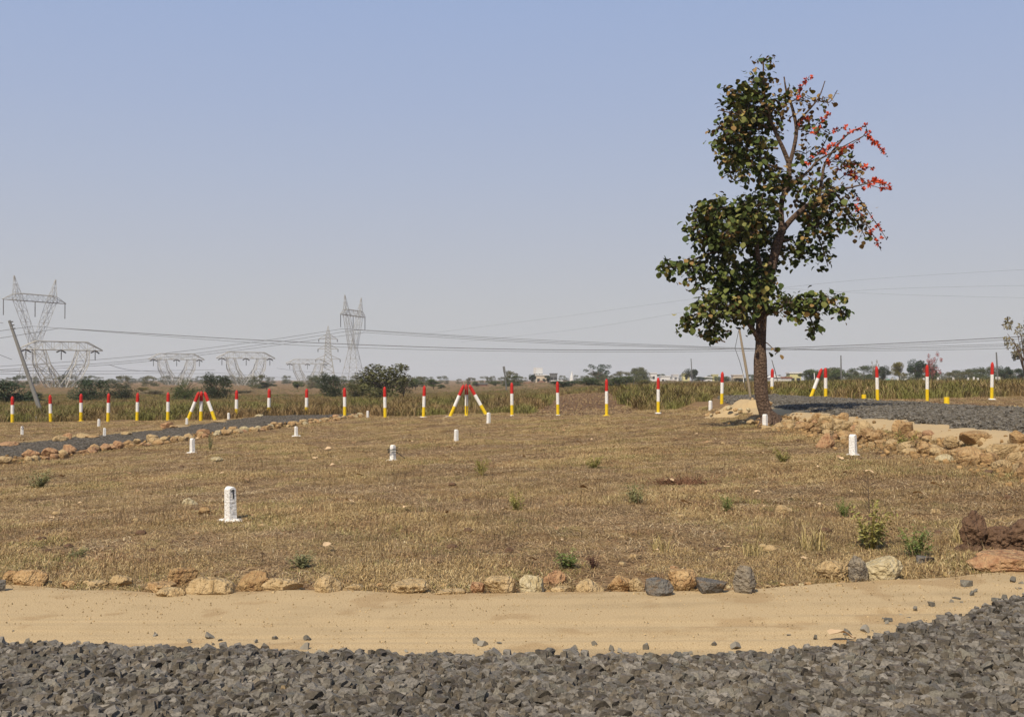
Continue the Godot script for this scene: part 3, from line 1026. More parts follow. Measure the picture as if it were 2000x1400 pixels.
# ---------------------------------------------------------------- plot stones
func plot_stone_mesh() -> ArrayMesh:     # square pillar with one rounded way across the top, slightly tapered and worn
	var mb := MB.new()
	var prof := []
	var w := 0.043
	for k in 9:
		var a := PI * k / 8.0
		prof.append(Vector2(-cos(a) * w * 0.96, 0.305 + sin(a) * 0.04))
	var ring := [Vector2(-w * 1.08, -0.12)]
	ring.append_array(prof)
	ring.append(Vector2(w * 1.08, -0.12))
	var levels := []
	for e in [[-0.049, 0.9], [-0.043, 1.0], [0.043, 1.0], [0.049, 0.9]]:
		for p in ring:
			var q: Vector2 = p
			mb.add(Vector3(q.x * e[1], q.y if q.y < 0 else q.y - (1.0 - e[1]) * 0.06, e[0] * (1.08 - 0.2 * maxf(0, q.y))))
	var n := ring.size()
	for l in 3:
		for k in n:
			var a := l * n + k
			var b := l * n + (k + 1) % n
			mb.tri(a, b, a + n); mb.tri(b, b + n, a + n)
	for k in range(1, n - 1):
		mb.tri(0, k + 1, k); mb.tri(3 * n, 3 * n + k, 3 * n + k + 1)
	return mb.mesh(false)

func plot_stones() -> void:
	var body := plot_stone_mesh()
	var r := RandomNumberGenerator.new()
	r.seed = 81
	var L := [
		[450, 1018, 948, "white plot stone numbered 1 in the cut grass, tallest of them", "1", true],
		[767, 900, 868, "white plot stone with a dark wire twisted round it", "", true],
		[891, 863, 838, "plain white plot stone in open grass between the wired stone and three-legged post", "", false],
		[954, 828, 805, "white plot stone just before a leg of the free-standing three-legged post", "", true],
		[718, 816, 802, "small white plot stone next to the painted post by the big olive bush", "", false],
		[578, 852, 832, "white plot stone below the far end of gritty road's stone edge", "", true],
		[375, 885, 855, "white plot stone standing beside the stone edge of the gritty road", "", true],
		[446, 820, 806, "small white plot stone at the far verge of the gritty road near a painted post", "", false],
		[364, 830, 816, "small white plot stone at a leg of the gritty road's three-legged post", "", false],
		[203, 853, 835, "white plot stone on the far verge of the gritty road", "", false],
		[192, 834, 818, "white plot stone behind the gritty road, before a painted post", "", false],
		[42, 850, 832, "white plot stone with dark figure, in grass beyond the gritty road", "0", false],
		[70, 822, 813, "tiny white plot stone at the foot of the leaning concrete pole", "", false],
		[1388, 802, 782, "white plot stone standing behind the earth mound", "", false],
		[1423, 812, 795, "white plot stone leaning in the rubble of the earth mound", "", false],
		[1495, 838, 808, "white plot stone against the foot of the tree trunk", "", false],
		[1667, 890, 847, "white plot stone in front of the rubble bank", "", true]]
	for a in L:
		var g := at(a[0], a[1])
		var hgt: float = (a[1] - a[2]) * -g.z / F
		var o := thing("plot_stone", g, r.randf_range(0.55, 0.95), a[3], "marker stone", "white plot stones")
		var b := part("pillar", body, M.white, o)
		var s := hgt / 0.355
		b.scale = Vector3(lerpf(1.0, s, 0.7), s, lerpf(1.0, s, 0.7))
		o.rotation.z = r.randf_range(-0.03, 0.03)
		if a[0] == 1423: o.rotation.z = 0.06
		if a[0] == 450: o.rotation.y = 0.78
		if a[5]: part("whitewash_spill", splash(a[0], 0.15), M.white, o)
		if a[4]:
			var tm := TextMesh.new()
			tm.text = a[4]
			tm.font_size = 64
			tm.pixel_size = 0.0022
			tm.depth = 0.004
			var f := SystemFont.new()
			f.font_names = PackedStringArray(["Droid Sans"])
			f.font_weight = 400
			tm.font = f
			var tn := part("numeral", tm, M.black, o)
			tn.position = Vector3(0.0, 0.27, 0.0518) * Vector3(1, s, lerpf(1.0, s, 0.7))
		if a[0] == 767:
			var mb := MB.new()
			for k in 3:
				var pts := []
				var rad := []
				for j in 13:
					var t := TAU * j / 12.0
					pts.append(Vector3(cos(t) * 0.1, 0.16 + 0.04 * k + 0.025 * sin(t + k), sin(t) * 0.1)); rad.append(0.006)
				mb.tube(pts, rad, 4)
			mb.tube([Vector3(0.1, 0.16, 0.05), Vector3(0.2, 0.09, 0.1), Vector3(0.3, 0.02, 0.12)], [0.006, 0.006, 0.006], 4)
			solo("twisted_wire", mb.mesh(true), M.black, g, 0, "dark wire twisted round a white plot stone", "wire")
	# stray white rag or bag by the edge of field
	# (nothing else)

# ---------------------------------------------------------------- the flowering tree
var tree_depth := 0.0
func tp(px: float, py: float, dz := 0.0) -> Vector3:     # dz in photo pixels at the tree, towards the camera positive
	return EYE + ray(px, py) * (tree_depth - dz * tree_depth / F)

func leaf_mesh(seed_: int, width: float) -> ArrayMesh:   # broad rounded leaflet about 1 long, folded on its midrib
	var mb := MB.new()
	var out := [[0.0, 0.0], [0.2, 0.3], [0.45, 0.46], [0.7, 0.44], [0.9, 0.26], [1.0, 0.02]]
	var bend := 0.16 + 0.1 * sin(seed_ * 2.1)
	for k in out.size():
		var t: float = out[k][0]
		var w: float = out[k][1] * width
		var y := -bend * t * t
		mb.add(Vector3(-w, y + w * 0.28, t)); mb.add(Vector3(0, y, t)); mb.add(Vector3(w, y + w * 0.28 + 0.03 * sin(t * 9 + seed_), t))
	for k in out.size() - 1:
		var a := k * 3
		for j in 2:
			mb.tri(a + j, a + j + 1, a + j + 3); mb.tri(a + j + 1, a + j + 4, a + j + 3)
	return mb.mesh(true)

func flame_tree() -> void:
	var foot := at(1508, 832)
	tree_depth = -foot.z / -ray(1508, 832).z
	var px := tree_depth / F
	var r := RandomNumberGenerator.new()
	r.seed = 1234
	var tree := thing("flowering_tree", foot, 0, "tall broad-leaved tree with bare branches of orange-red flowers by the raised road", "tree")
	var mb := MB.new()
	var limb := func(b: MB, pts: Array, sides: int, lump: float) -> void:
		# pts: [px, py, radius in px, dz]; smoothed by a curve
		var P := []
		var R := []
		for k in pts.size() - 1:
			var p0: Array = pts[maxi(k - 1, 0)]
			var p1: Array = pts[k]
			var p2: Array = pts[k + 1]
			var p3: Array = pts[mini(k + 2, pts.size() - 1)]
			for j in 4:
				var t := j / 4.0
				var q := []
				for m in 4: q.append(cubic_interpolate(p1[m], p2[m], p0[m], p3[m], t))
				P.append(tp(q[0], q[1], q[3]) - foot); R.append(maxf(q[2], 0.4) * 0.74 * px)
		var e: Array = pts[-1]
		P.append(tp(e[0], e[1], e[3]) - foot); R.append(e[2] * px)
		b.tube(P, R, sides, nz, lump)
	limb.call(mb, [[1516, 846, 32, 0], [1508, 832, 25, 0], [1499, 812, 18, 0], [1490, 785, 16, 0], [1486, 750, 16, 0], [1485, 705, 16, 0], [1486, 680, 13, 0], [1487, 640, 13, 0], [1490, 600, 13, 0], [1497, 560, 12.5, 0], [1505, 530, 12, 2], [1513, 500, 12, 4], [1521, 470, 12, 6], [1527, 450, 10.5, 8], [1526, 420, 8.5, 8], [1528, 390, 8, 6], [1540, 355, 7.5, 4], [1542, 320, 7, 2]], 14, 0.3)
	# roots
	for t in [[1530, 838, 14, 10], [1540, 832, 10, -14], [1482, 834, 12, 14], [1500, 842, 12, 26]]:
		limb.call(mb, [[1500, 806, 12, 0], [(1500 + t[0]) * 0.5 + 2, 822, 11, t[3] * 0.5], [t[0], t[1] + 8, t[2] * 0.6, t[3]]], 8, 0.25)
	part("trunk", mb.mesh(true), M.bark, tree)
	var limbs := [
		[[1542, 320, 7, 2], [1530, 290, 6, 5], [1515, 258, 5, 12], [1500, 220, 4, 20], [1492, 170, 3, 20], [1492, 112, 1.3, 14]],
		[[1542, 322, 6, 2], [1552, 285, 5.5, -4], [1556, 250, 5, -10], [1548, 210, 4, -14], [1537, 180, 3, -16], [1532, 150, 1.5, -18]],
		[[1556, 240, 3, -10], [1580, 215, 2.4, -4], [1600, 190, 1.8, 2], [1612, 158, 1, 4]],
		[[1600, 190, 1.4, 2], [1620, 200, 1.2, 2], [1636, 176, 0.8, 2]],
		[[1527, 452, 9, 8], [1545, 430, 7.5, 10], [1570, 407, 6.5, 14], [1600, 388, 5.5, 18], [1630, 374, 4, 24], [1662, 366, 2.5, 30], [1695, 358, 1.5, 34]],
		[[1600, 388, 4.5, 18], [1606, 350, 4, 10], [1612, 320, 3.3, 4], [1635, 285, 2.6, 2], [1662, 258, 1.6, 2], [1690, 246, 1, 2]],
		[[1584, 330, 3, 6], [1600, 312, 2.4, 10], [1640, 290, 1.5, 16], [1690, 264, 1, 20]],
		[[1540, 372, 5, 4], [1562, 350, 3.6, 2], [1584, 330, 3, 6]],
		[[1484, 664, 8, 4], [1468, 640, 6, 12], [1450, 618, 5, 22], [1420, 605, 3.5, 34], [1380, 605, 2.2, 40], [1345, 622, 1.2, 44]],
		[[1492, 580, 7, 0], [1465, 545, 6, -8], [1440, 515, 5, -10], [1405, 492, 3.6, -6], [1360, 505, 2.4, 0], [1315, 524, 1.3, 4]],
		[[1500, 545, 6, 2], [1482, 505, 5.5, 16], [1475, 460, 4.6, 22], [1452, 425, 3.5, 30], [1410, 405, 2.4, 36], [1375, 415, 1.3, 38]],
		[[1475, 460, 3.6, 22], [1478, 420, 3, 26], [1490, 385, 2, 34]],
		[[1490, 618, 6, 4], [1515, 604, 5, 14], [1548, 592, 4, 24], [1590, 584, 3, 30], [1630, 594, 1.6, 34], [1655, 618, 0.9, 36]],
		[[1560, 590, 2.6, 26], [1582, 618, 2, 30], [1592, 650, 1, 32]],
		[[1500, 250, 3.6, 20], [1470, 230, 2.8, 30], [1435, 222, 2, 36], [1405, 215, 1, 40]],
		[[1528, 330, 3.6, 4], [1490, 320, 2.8, 20], [1450, 328, 2, 30], [1415, 340, 1, 36]],
		[[1520, 290, 3, 8], [1480, 285, 2.6, -20], [1440, 270, 1.8, -34], [1405, 280, 1, -40]],
		[[1630, 374, 3, 24], [1650, 400, 2.4, 20], [1672, 430, 1.6, 14], [1690, 462, 1, 10]],
		[[1570, 408, 3.4, 14], [1590, 440, 2.6, -6], [1605, 480, 1.8, -16], [1618, 520, 1, -20]],
		[[1526, 470, 3.6, 4], [1550, 470, 2.6, -16], [1566, 500, 1.6, -24]]]
	var anchors := []
	for l in limbs:
		var b := MB.new()
		limb.call(b, l, 8, 0.2)
		part("branch", b.mesh(true), M.bark, tree)
		for k in l.size() - 1:
			for j in 3:
				var t := j / 3.0
				anchors.append([lerpf(l[k][0], l[k + 1][0], t), lerpf(l[k][1], l[k + 1][1], t), lerpf(l[k][3], l[k + 1][3], t)])
	# crown: [cx, cy, rx, ry, fullness, brownness, depth centre]
	var E := [
		[1452, 198, 46, 46, 1.0, 0.05, 20], [1428, 255, 40, 42, 1.0, 0.08, 30], [1482, 165, 34, 34, 0.9, 0.2, 10], [1488, 118, 32, 14, 0.45, 0.6, 14], [1440, 330, 36, 32, 0.85, 0.1, 30], [1482, 300, 40, 36, 1.0, 0.1, 20], [1478, 235, 44, 46, 1.0, 0.1, -20], [1520, 218, 28, 40, 0.7, 0.45, 0], [1562, 196, 40, 34, 0.5, 0.5, -8], [1610, 190, 28, 26, 0.25, 0.6, 2], [1590, 250, 34, 40, 0.4, 0.45, -6], [1508, 345, 38, 28, 0.9, 0.1, 10], [1425, 292, 38, 30, 0.8, 0.25, -20], [1575, 300, 30, 30, 0.4, 0.4, -10],
		[1402, 412, 52, 30, 1.1, 0.02, 34], [1372, 432, 32, 34, 1.0, 0.04, 20], [1440, 442, 64, 46, 1.2, 0.03, 30], [1486, 402, 58, 36, 1.1, 0.05, 30], [1402, 476, 56, 30, 0.9, 0.06, -10], [1480, 455, 50, 44, 1.0, 0.02, -40], [1562, 352, 36, 32, 0.75, 0.2, 10], [1622, 372, 52, 36, 0.8, 0.4, 20], [1660, 418, 36, 36, 0.6, 0.45, 14], [1604, 440, 42, 44, 0.9, 0.15, -10], [1564, 482, 28, 38, 0.9, 0.05, -24], [1610, 500, 18, 26, 0.8, 0.1, -18], [1640, 318, 44, 38, 0.4, 0.4, 6], [1694, 440, 24, 40, 0.15, 0.6, 8], [1520, 480, 34, 34, 0.6, 0.03, -40], [1590, 400, 46, 34, 0.8, 0.25, -30],
		[1316, 524, 36, 17, 1.0, 0.02, 4], [1356, 530, 28, 34, 0.9, 0.04, 0], [1402, 526, 46, 36, 1.0, 0.03, -6], [1448, 540, 46, 42, 1.1, 0.02, -12], [1488, 530, 32, 44, 1.1, 0.02, -20], [1492, 560, 30, 40, 0.9, 0.02, 24], [1380, 455, 40, 28, 0.8, 0.05, 0],
		[1390, 602, 52, 32, 1.1, 0.04, 40], [1350, 624, 26, 24, 1.0, 0.04, 44], [1442, 600, 46, 38, 1.0, 0.02, 24], [1396, 648, 32, 22, 1.0, 0.03, 38], [1478, 600, 28, 28, 0.9, 0.02, -24], [1420, 575, 40, 26, 0.9, 0.02, 0],
		[1540, 598, 38, 28, 1.1, 0.02, 26], [1582, 598, 42, 30, 1.1, 0.06, 30], [1622, 590, 30, 20, 1.0, 0.1, 34], [1646, 612, 17, 13, 0.9, 0.1, 36], [1590, 642, 16, 20, 1.0, 0.03, 32], [1514, 684, 7, 10, 0.8, 0.0, 14], [1474, 652, 10, 14, 0.7, 0.0, 0]]
	var leaves := []       # [transform, colour]
	var twigs := MB.new()
	for e in E:
		var n := int(e[2] * e[3] * PI / 80.0 * e[4] * (0.8 if e[0] > 1540 and e[1] < 400 else 1.05 if e[1] < 400 else 1.0))
		# the spray hangs on the nearest limb
		var best := 1e9
		var an: Array = anchors[0]
		for a in anchors:
			var d: float = absf(a[0] - e[0]) + absf(a[1] - e[1]) + 0.5 * absf(a[2] - e[6])
			if d < best:
				best = d; an = a
		var c0 := tp(e[0], e[1], e[6]) - foot
		var a0 := tp(an[0], an[1], an[2]) - foot
		twigs.tube([a0, a0.lerp(c0, 0.5) + Vector3(0, 0.05, 0), c0], [1.6 * px, 1.1 * px, 0.7 * px], 5)
		for k in n:
			var q := Vector3(r.randfn(), r.randfn(), r.randfn())
			q = q.normalized() * pow(r.randf(), 0.42)
			var tx: float = e[0] + q.x * e[2]
			var ty: float = e[1] + q.y * e[3]
			var td: float = e[6] + q.z * maxf(e[2], e[3]) * 1.15
			var tip := tp(tx, ty, td) - foot
			if k % 2 == 0:
				twigs.tube([c0, c0.lerp(tip, 0.55) + Vector3(0, 0.06, 0), tip], [0.6 * px, 0.45 * px, 0.3 * px], 4)
			var brown: bool = r.randf() < e[5] + (0.14 if e[1] < 400 else 0.05)
			for j in 3 + r.randi() % 3:
				var at_ := tip + Vector3(r.randfn(), r.randfn(), r.randfn()) * 6.0 * px
				var yaw := r.randf() * TAU
				var b := Basis(Vector3.UP, yaw) * Basis(Vector3.RIGHT, r.randf_range(-0.1, 1.15)) * Basis(Vector3.BACK, r.randf_range(-0.5, 0.5))
				var s := px * lerpf(6.5, 14.0, r.randf()) * (0.8 if brown else 1.0)
				var g := r.randf()
				var col := Color(0.04, 0.06, 0.016).lerp(Color(0.13, 0.15, 0.042), g * g)
				if r.randf() < 0.09: col = Color(0.25, 0.22, 0.07)
				if brown: col = Color(0.12, 0.075, 0.03).lerp(Color(0.28, 0.18, 0.065), g)
				leaves.append([Transform3D(b.scaled(Vector3.ONE * s), at_), col])
	part("twigs", twigs.mesh(true), M.twig, tree).set_meta("kind", "stuff")
	# the 300 leaves that show largest are parts of their own
	leaves.sort_custom(func(a, b): return a[0].origin.z > b[0].origin.z)
	var lm := [leaf_mesh(1, 1.0), leaf_mesh(2, 0.85), leaf_mesh(3, 1.1)]
	var tints := []
	for q in [[0.05, 0.066, 0.018], [0.085, 0.098, 0.026], [0.135, 0.14, 0.042], [0.19, 0.12, 0.045]]:
		var m: StandardMaterial3D = M.leaf.duplicate()
		m.albedo_color = lin(q[0], q[1], q[2])
		tints.append(m)
	var xf := []
	var cols := []
	for k in leaves.size():
		if k < 300:
			var c: Color = leaves[k][1]
			var w := 3 if c.r > c.g else clampi(int((c.g - 0.05) / 0.025), 0, 2)
			part("leaf", lm[k % 3], tints[w], tree).transform = leaves[k][0]
		else:
			xf.append(leaves[k][0]); cols.append(leaves[k][1])
	stuff("foliage", lm[0], M.leaf, xf, cols, tree)
	# flowering sprays
	var sprays := [
		[[1566, 322], [1602, 300], [1640, 275], [1665, 256], [1692, 245], [1698, 266], [1716, 281], [1728, 303]],
		[[1610, 322], [1650, 292], [1690, 264], [1712, 277]], [[1640, 332], [1668, 318], [1690, 325], [1709, 328]],
		[[1648, 340], [1680, 345], [1696, 360], [1716, 366], [1739, 371]], [[1690, 358], [1718, 352], [1736, 362], [1741, 368]],
		[[1668, 372], [1700, 418], [1716, 442], [1732, 466]], [[1670, 400], [1695, 440], [1710, 466], [1722, 490]],
		[[1558, 244], [1570, 232], [1590, 236]], [[1556, 196], [1565, 172], [1582, 148]], [[1556, 250], [1584, 258], [1590, 262], [1604, 240], [1622, 222]], [[1600, 300], [1620, 262], [1655, 246]], [[1640, 350], [1660, 335], [1672, 350], [1690, 372]], [[1395, 455], [1362, 462], [1356, 460]]]
	var chance := [0.6, 0.65, 0.7, 0.85, 0.95, 0.25, 0.3, 0.7, 0.8, 0.6, 0.6, 0.5, 0.3]
	var fm := []
	for v in 3:
		var fb := MB.new()
		for k in 9:
			var a := r.randf() * TAU
			var up := r.randf_range(-0.3, 0.9)
			var d := Vector3(cos(a), up, sin(a)).normalized()
			var side := d.cross(Vector3.UP).normalized()
			var nn := side.cross(d)
			var tip := d * 0.62 + nn * 0.22
			var q := fb.add(Vector3.ZERO)
			fb.add(d * 0.3 + side * 0.16 + nn * 0.02); fb.add(tip); fb.add(d * 0.3 - side * 0.16 + nn * 0.02)
			fb.tri(q, q + 1, q + 2); fb.tri(q, q + 2, q + 3)
		fm.append(fb.mesh(false))
	var budm := rock_mesh(3, 1, 0, 0.1, Vector3(0.5, 0.6, 0.5))
	for si in sprays.size():
		var s: Array = sprays[si]
		var dz := r.randf_range(-30, 30) if si > 1 else 10.0
		var pts := []
		var rad := []
		for k in s.size():
			pts.append(tp(s[k][0], s[k][1], dz) - foot); rad.append((1.1 - 0.8 * k / s.size()) * px)
		var tb := MB.new()
		tb.tube(pts, rad, 5)
		part("flower_stalk", tb.mesh(true), M.twig, tree)
		for k in s.size() - 1:
			var seg := Vector2(s[k + 1][0] - s[k][0], s[k + 1][1] - s[k][1]).length()
			for j in int(seg / 3.2):
				var t := r.randf()
				var p: Vector3 = (pts[k] as Vector3).lerp(pts[k + 1], t) + Vector3(r.randfn(), r.randfn(), r.randfn()) * 2.2 * px
				if r.randf() < chance[si] * (0.55 + 0.45 * (k + t) / s.size()):
					var o := part("flower", fm[r.randi() % 3], M.flower, tree)
					o.transform = Transform3D(random_basis(r, r.randf_range(8.0, 13.0) * px), p)
				else:
					var o := part("bud", budm, M.bud, tree)
					o.transform = Transform3D(random_basis(r, r.randf_range(4.5, 7.0) * px), p)

# ---------------------------------------------------------------- trees on the horizon
func crown_mesh(seed_: int, n: int, style: String) -> ArrayMesh:    # about 1 wide, 0..1 high; many small leaf faces in clumps
	var r := RandomNumberGenerator.new()
	r.seed = seed_
	var mb := MB.new()
	var lobes := []
	var count := {"round": 9, "bush": 14, "feather": 22, "sparse": 16, "tall": 10}[style] as int
	for k in count:
		var a := r.randf() * TAU
		var q := sqrt(r.randf()) * 0.36
		var y := r.randf_range(0.2, 0.8)
		var s := r.randf_range(0.13, 0.22)
		if style == "bush":
			y = r.randf_range(0.1, 0.78) ; q *= 1.0 - 0.5 * y * y; s = r.randf_range(0.11, 0.2)
		if style == "round": q *= 1.15 - 0.9 * absf(y - 0.45)
		if style == "feather":
			q = sqrt(r.randf()) * 0.4; y = r.randf_range(0.1, 0.85) * (1.1 - q); s = r.randf_range(0.12, 0.2)
		if style == "sparse": s = r.randf_range(0.06, 0.12); q = sqrt(r.randf()) * 0.42; y = r.randf_range(0.25, 0.92)
		lobes.append([Vector3(cos(a) * q, y, sin(a) * q), s])
	for k in n:
		var l: Array = lobes[r.randi() % count]
		var d: Vector3 = Vector3(r.randfn(), r.randfn(), r.randfn()).normalized() * pow(r.randf(), 0.35) * l[1]
		var p: Vector3 = l[0] + d * Vector3(1.15, 1.0, 1.15)
		p.y = maxf(p.y, 0.01)
		var u := Vector3(r.randfn(), r.randfn() * 0.6, r.randfn()).normalized()
		var w := u.cross(Vector3(r.randfn(), r.randfn(), r.randfn())).normalized()
		var s := r.randf_range(0.014, 0.03)
		var asp := 0.55
		if style == "feather":
			asp = 0.3; s *= 1.35
			u = (d.normalized() + Vector3(0, 0.25, 0) + u * 0.5).normalized()
			w = u.cross(w).normalized()
		var t := r.randf_range(0.65, 1.35)
		mb.col = Color(t, t * r.randf_range(0.95, 1.05), t * r.randf_range(0.8, 1.0))
		mb.quad(p - u * s, p + w * s * asp, p + u * s, p - w * s * asp)
	var lo := Vector3.ONE * 99
	var hi := -lo
	for p in mb.v:
		lo = lo.min(p); hi = hi.max(p)
	for k in mb.v.size():
		var p := (mb.v[k] - lo) / (hi - lo)
		mb.v[k] = Vector3(p.x - 0.5, p.y, p.z - 0.5)
	return mb.mesh(false, true)

func trunk_mesh(seed_: int, limbs: int) -> ArrayMesh:
	var r := RandomNumberGenerator.new()
	r.seed = seed_
	var mb := MB.new()
	mb.tube([Vector3(0, -0.08, 0), Vector3(0.01, 0.2, 0), Vector3(-0.01, 0.45, 0.01)], [0.03, 0.022, 0.015], 6)
	for k in limbs:
		var a := TAU * k / limbs + r.randf()
		var q := r.randf_range(0.2, 0.4)
		var y := r.randf_range(0.5, 0.92)
		var b := Vector3(0, r.randf_range(0.12, 0.4), 0)
		mb.tube([b, Vector3(cos(a) * q * 0.55, lerpf(b.y, y, 0.6), sin(a) * q * 0.55), Vector3(cos(a) * q, y, sin(a) * q)], [0.014, 0.009, 0.004], 5)
	return mb.mesh(true)

func far_trees() -> void:
	var crowns := {}
	for s in ["round", "bush", "feather", "sparse", "tall"]:
		crowns[s] = [crown_mesh(60, 4200 if s != "sparse" else 1300, s), crown_mesh(61, 4200 if s != "sparse" else 1000, s)]
	var trunks := [trunk_mesh(1, 7), trunk_mesh(2, 12)]
	var tones := {
		"dark": Color(0.042, 0.055, 0.027), "green": Color(0.085, 0.11, 0.04), "olive": Color(0.1, 0.1, 0.04), "yellow": Color(0.17, 0.15, 0.04), "dry": Color(0.2, 0.17, 0.1), "pink": Color(0.3, 0.09, 0.08), "bluegreen": Color(0.05, 0.075, 0.04)}
	var mats := {}
	for t in tones:
		var m: StandardMaterial3D = M.crown.duplicate()
		m.albedo_color = lin(tones[t].r, tones[t].g, tones[t].b)
		mats[t] = m
	# [x, base y, top y, width, style, tone, distance, label]
	var L := [
		[10, 792, 742, 130, "feather", "bluegreen", 95, "feathery green thorn bush beyond the leaning concrete pole"],
		[62, 790, 765, 60, "bush", "dark", 100, "low dark bush between leaning pole and feathery thorn bush"],
		[172, 786, 737, 82, "feather", "bluegreen", 105, "feathery green thorn tree beside the wide low pylon"],
		[236, 786, 748, 68, "feather", "dark", 115, "dark round thorn bush next to the feathery thorn tree"],
		[278, 772, 756, 26, "round", "yellow", 190, "small yellow-green tree past the dark thorn bush"],
		[360, 782, 740, 62, "feather", "green", 110, "green feathery thorn tree in front of a low pylon"],
		[423, 780, 728, 70, "feather", "dark", 115, "dark dense thorn tree between two low pylons"],
		[520, 768, 747, 34, "round", "dark", 230, "small round dark tree past the second low pylon"],
		[580, 768, 744, 30, "round", "green", 240, "round green tree under the farthest low pylon"],
		[606, 768, 742, 26, "sparse", "dry", 240, "thin dry tree under the farthest low pylon"],
		[650, 778, 727, 62, "feather", "dark", 120, "dark thorn tree in front of the tapering pylon"],
		[742, 776, 712, 112, "bush", "olive", 110, "big olive bush, largest on the skyline"],
		[788, 776, 736, 50, "sparse", "olive", 112, "thin olive shrub leaning out of the big olive bush"],
		[700, 776, 748, 50, "bush", "olive", 118, "low olive shrub between dark thorn tree and big olive bush"],
		[811, 768, 739, 30, "round", "green", 230, "round green tree just past the big olive bush"],
		[846, 768, 741, 34, "round", "green", 235, "round green tree beside a smaller one, before the three-legged post"],
		[862, 768, 751, 20, "bush", "green", 240, "small green bush beside the round tree before three-legged post"],
		[927, 764, 745, 18, "round", "green", 300, "little green tree behind the three-legged post"],
		[967, 764, 744, 26, "round", "green", 280, "round green tree beside the roadside lamp pole"],
		[996, 766, 748, 44, "bush", "green", 260, "low green bush behind the leaning lamp pole"],
		[1039, 760, 731, 16, "tall", "dark", 330, "slim dark tree in front of the white water tank"],
		[1069, 760, 733, 16, "tall", "dark", 330, "slim dark tree beside the cream house"],
		[1168, 752, 712, 58, "sparse", "bluegreen", 320, "loose-crowned tall tree showing bare branches above the hedge"],
		[1150, 764, 738, 80, "bush", "green", 167, "broad green thicket under the loose-crowned tree"],
		[1100, 766, 744, 60, "bush", "bluegreen", 164, "low green thicket in front of the temple spire"],
		[1210, 766, 736, 70, "bush", "green", 162, "broad dense green thicket beside a painted post"],
		[1214, 772, 750, 50, "bush", "dark", 117, "dark round bush at the end of the ploughed lane"],
		[1255, 764, 742, 50, "bush", "yellow", 167, "yellowish bush at the end of the green thicket"],
		[1352, 756, 720, 36, "round", "dark", 300, "tall dark green tree behind a thin pole"],
		[1372, 758, 736, 40, "round", "green", 290, "round green tree leaning against the tall dark one"],
		[1325, 760, 746, 50, "bush", "olive", 290, "olive bush in front of the white houses"],
		[1412, 757, 735, 36, "bush", "green", 300, "green bush behind the post by the earth mound"],
		[1445, 757, 738, 40, "bush", "dry", 280, "dry brownish bush behind the leaning wooden pole"],
		[1527, 748, 732, 34, "sparse", "bluegreen", 300, "small ragged tree over the white shed"],
		[1584, 752, 721, 52, "round", "green", 240, "broad green tree beside the white building"],
		[1612, 752, 733, 30, "bush", "green", 245, "green bush behind the two-legged post"],
		[1638, 752, 721, 46, "round", "green", 235, "round bright green tree behind a thin dark pole"],
		[1675, 750, 733, 28, "sparse", "olive", 250, "small sparse tree past the round bright green one"],
		[1700, 750, 738, 30, "bush", "dark", 260, "low dark bush before the pale dry tree"],
		[1709, 748, 703, 16, "sparse", "dry", 220, "pale dry leafless tree"],
		[1727, 748, 714, 30, "round", "dark", 225, "dark green tree behind a painted post"],
		[1757, 748, 708, 36, "round", "yellow", 215, "yellow-green round-crowned tree behind painted posts"],
		[1792, 748, 702, 46, "round", "bluegreen", 218, "large dark green tree beside the yellow-green one"],
		[1821, 748, 688, 36, "sparse", "pink", 210, "tree with bare branches of pink flowers"],
		[1822, 748, 712, 22, "sparse", "dark", 212, "dark leafy sapling under the pink-flowering tree"],
		[1913, 748, 729, 22, "round", "green", 330, "little round green tree in the far hedge"],
		[1963, 748, 715, 34, "round", "bluegreen", 230, "round dark tree next to the thin grey pole"],
		[1994, 748, 720, 30, "round", "bluegreen", 240, "round dark tree past the thin grey pole"],
		[2004, 752, 622, 90, "sparse", "dry", 80, "tall thin tree with sparse yellowish leaves"],
		[300, 776, 762, 60, "bush", "dry", 150, "dry tan bush past the dark thorn bush"],
		[470, 774, 762, 60, "bush", "dry", 170, "dry tan bush under the second low pylon"]]
	var k := 0
	for a in L:
		var d: float = a[6]
		var base := far_at(a[0], a[1], d)
		base.y = H(base.x, base.z)
		var top := far_at(a[0], a[2], d).y
		var w: float = a[3] * d / F
		var hgt := top - base.y
		var o := thing("tree" if a[4] in ["round", "tall", "sparse"] or "tree" in a[7] else "bush", base, k * 1.7, a[7], "tree" if "tree" in a[7] or "sapling" in a[7] else "bush", "trees and bushes along the skyline")
		var low := 0.0 if a[4] in ["bush", "feather"] else 0.18
		var c := part("crown", crowns[a[4]][k % 2], mats[a[5]], o)
		c.scale = Vector3(w, hgt * (1.0 - low) * 1.05, w)
		c.position.y = hgt * low
		var t := part("trunk", trunks[1 if a[4] == "sparse" else 0], M.bark, o)
		t.scale = Vector3(w, hgt, w)
		k += 1
	# far woods that read as one band
	var xf := []
	var cols := []
	var r := RandomNumberGenerator.new()
	r.seed = 5
	for j in 640:
		var d := 260.0 + 1000.0 * r.randf() * r.randf()
		var x := r.randf_range(-0.62, 0.62) * d
		var seen := 1000.0 + x / d * F
		if seen < 1000.0 and d < 560.0 and r.randf() < 0.8: continue
		if d < 700.0 and ((seen > 1020 and seen < 1140) or (seen > 1265 and seen < 1465) or (seen > 1495 and seen < 1575)): continue
		var hgt := r.randf_range(2.0, 5.2) * (0.7 + d / 1800.0)
		xf.append(Transform3D(Basis(Vector3.UP, r.randf() * TAU).scaled(Vector3(hgt * r.randf_range(1.1, 2.2), hgt, hgt * 1.6)), Vector3(x, H(x, -d) - 0.3, -d)))
		var g := r.randf()
		cols.append(Color(0.07, 0.09, 0.035).lerp(Color(0.13, 0.12, 0.05), g))
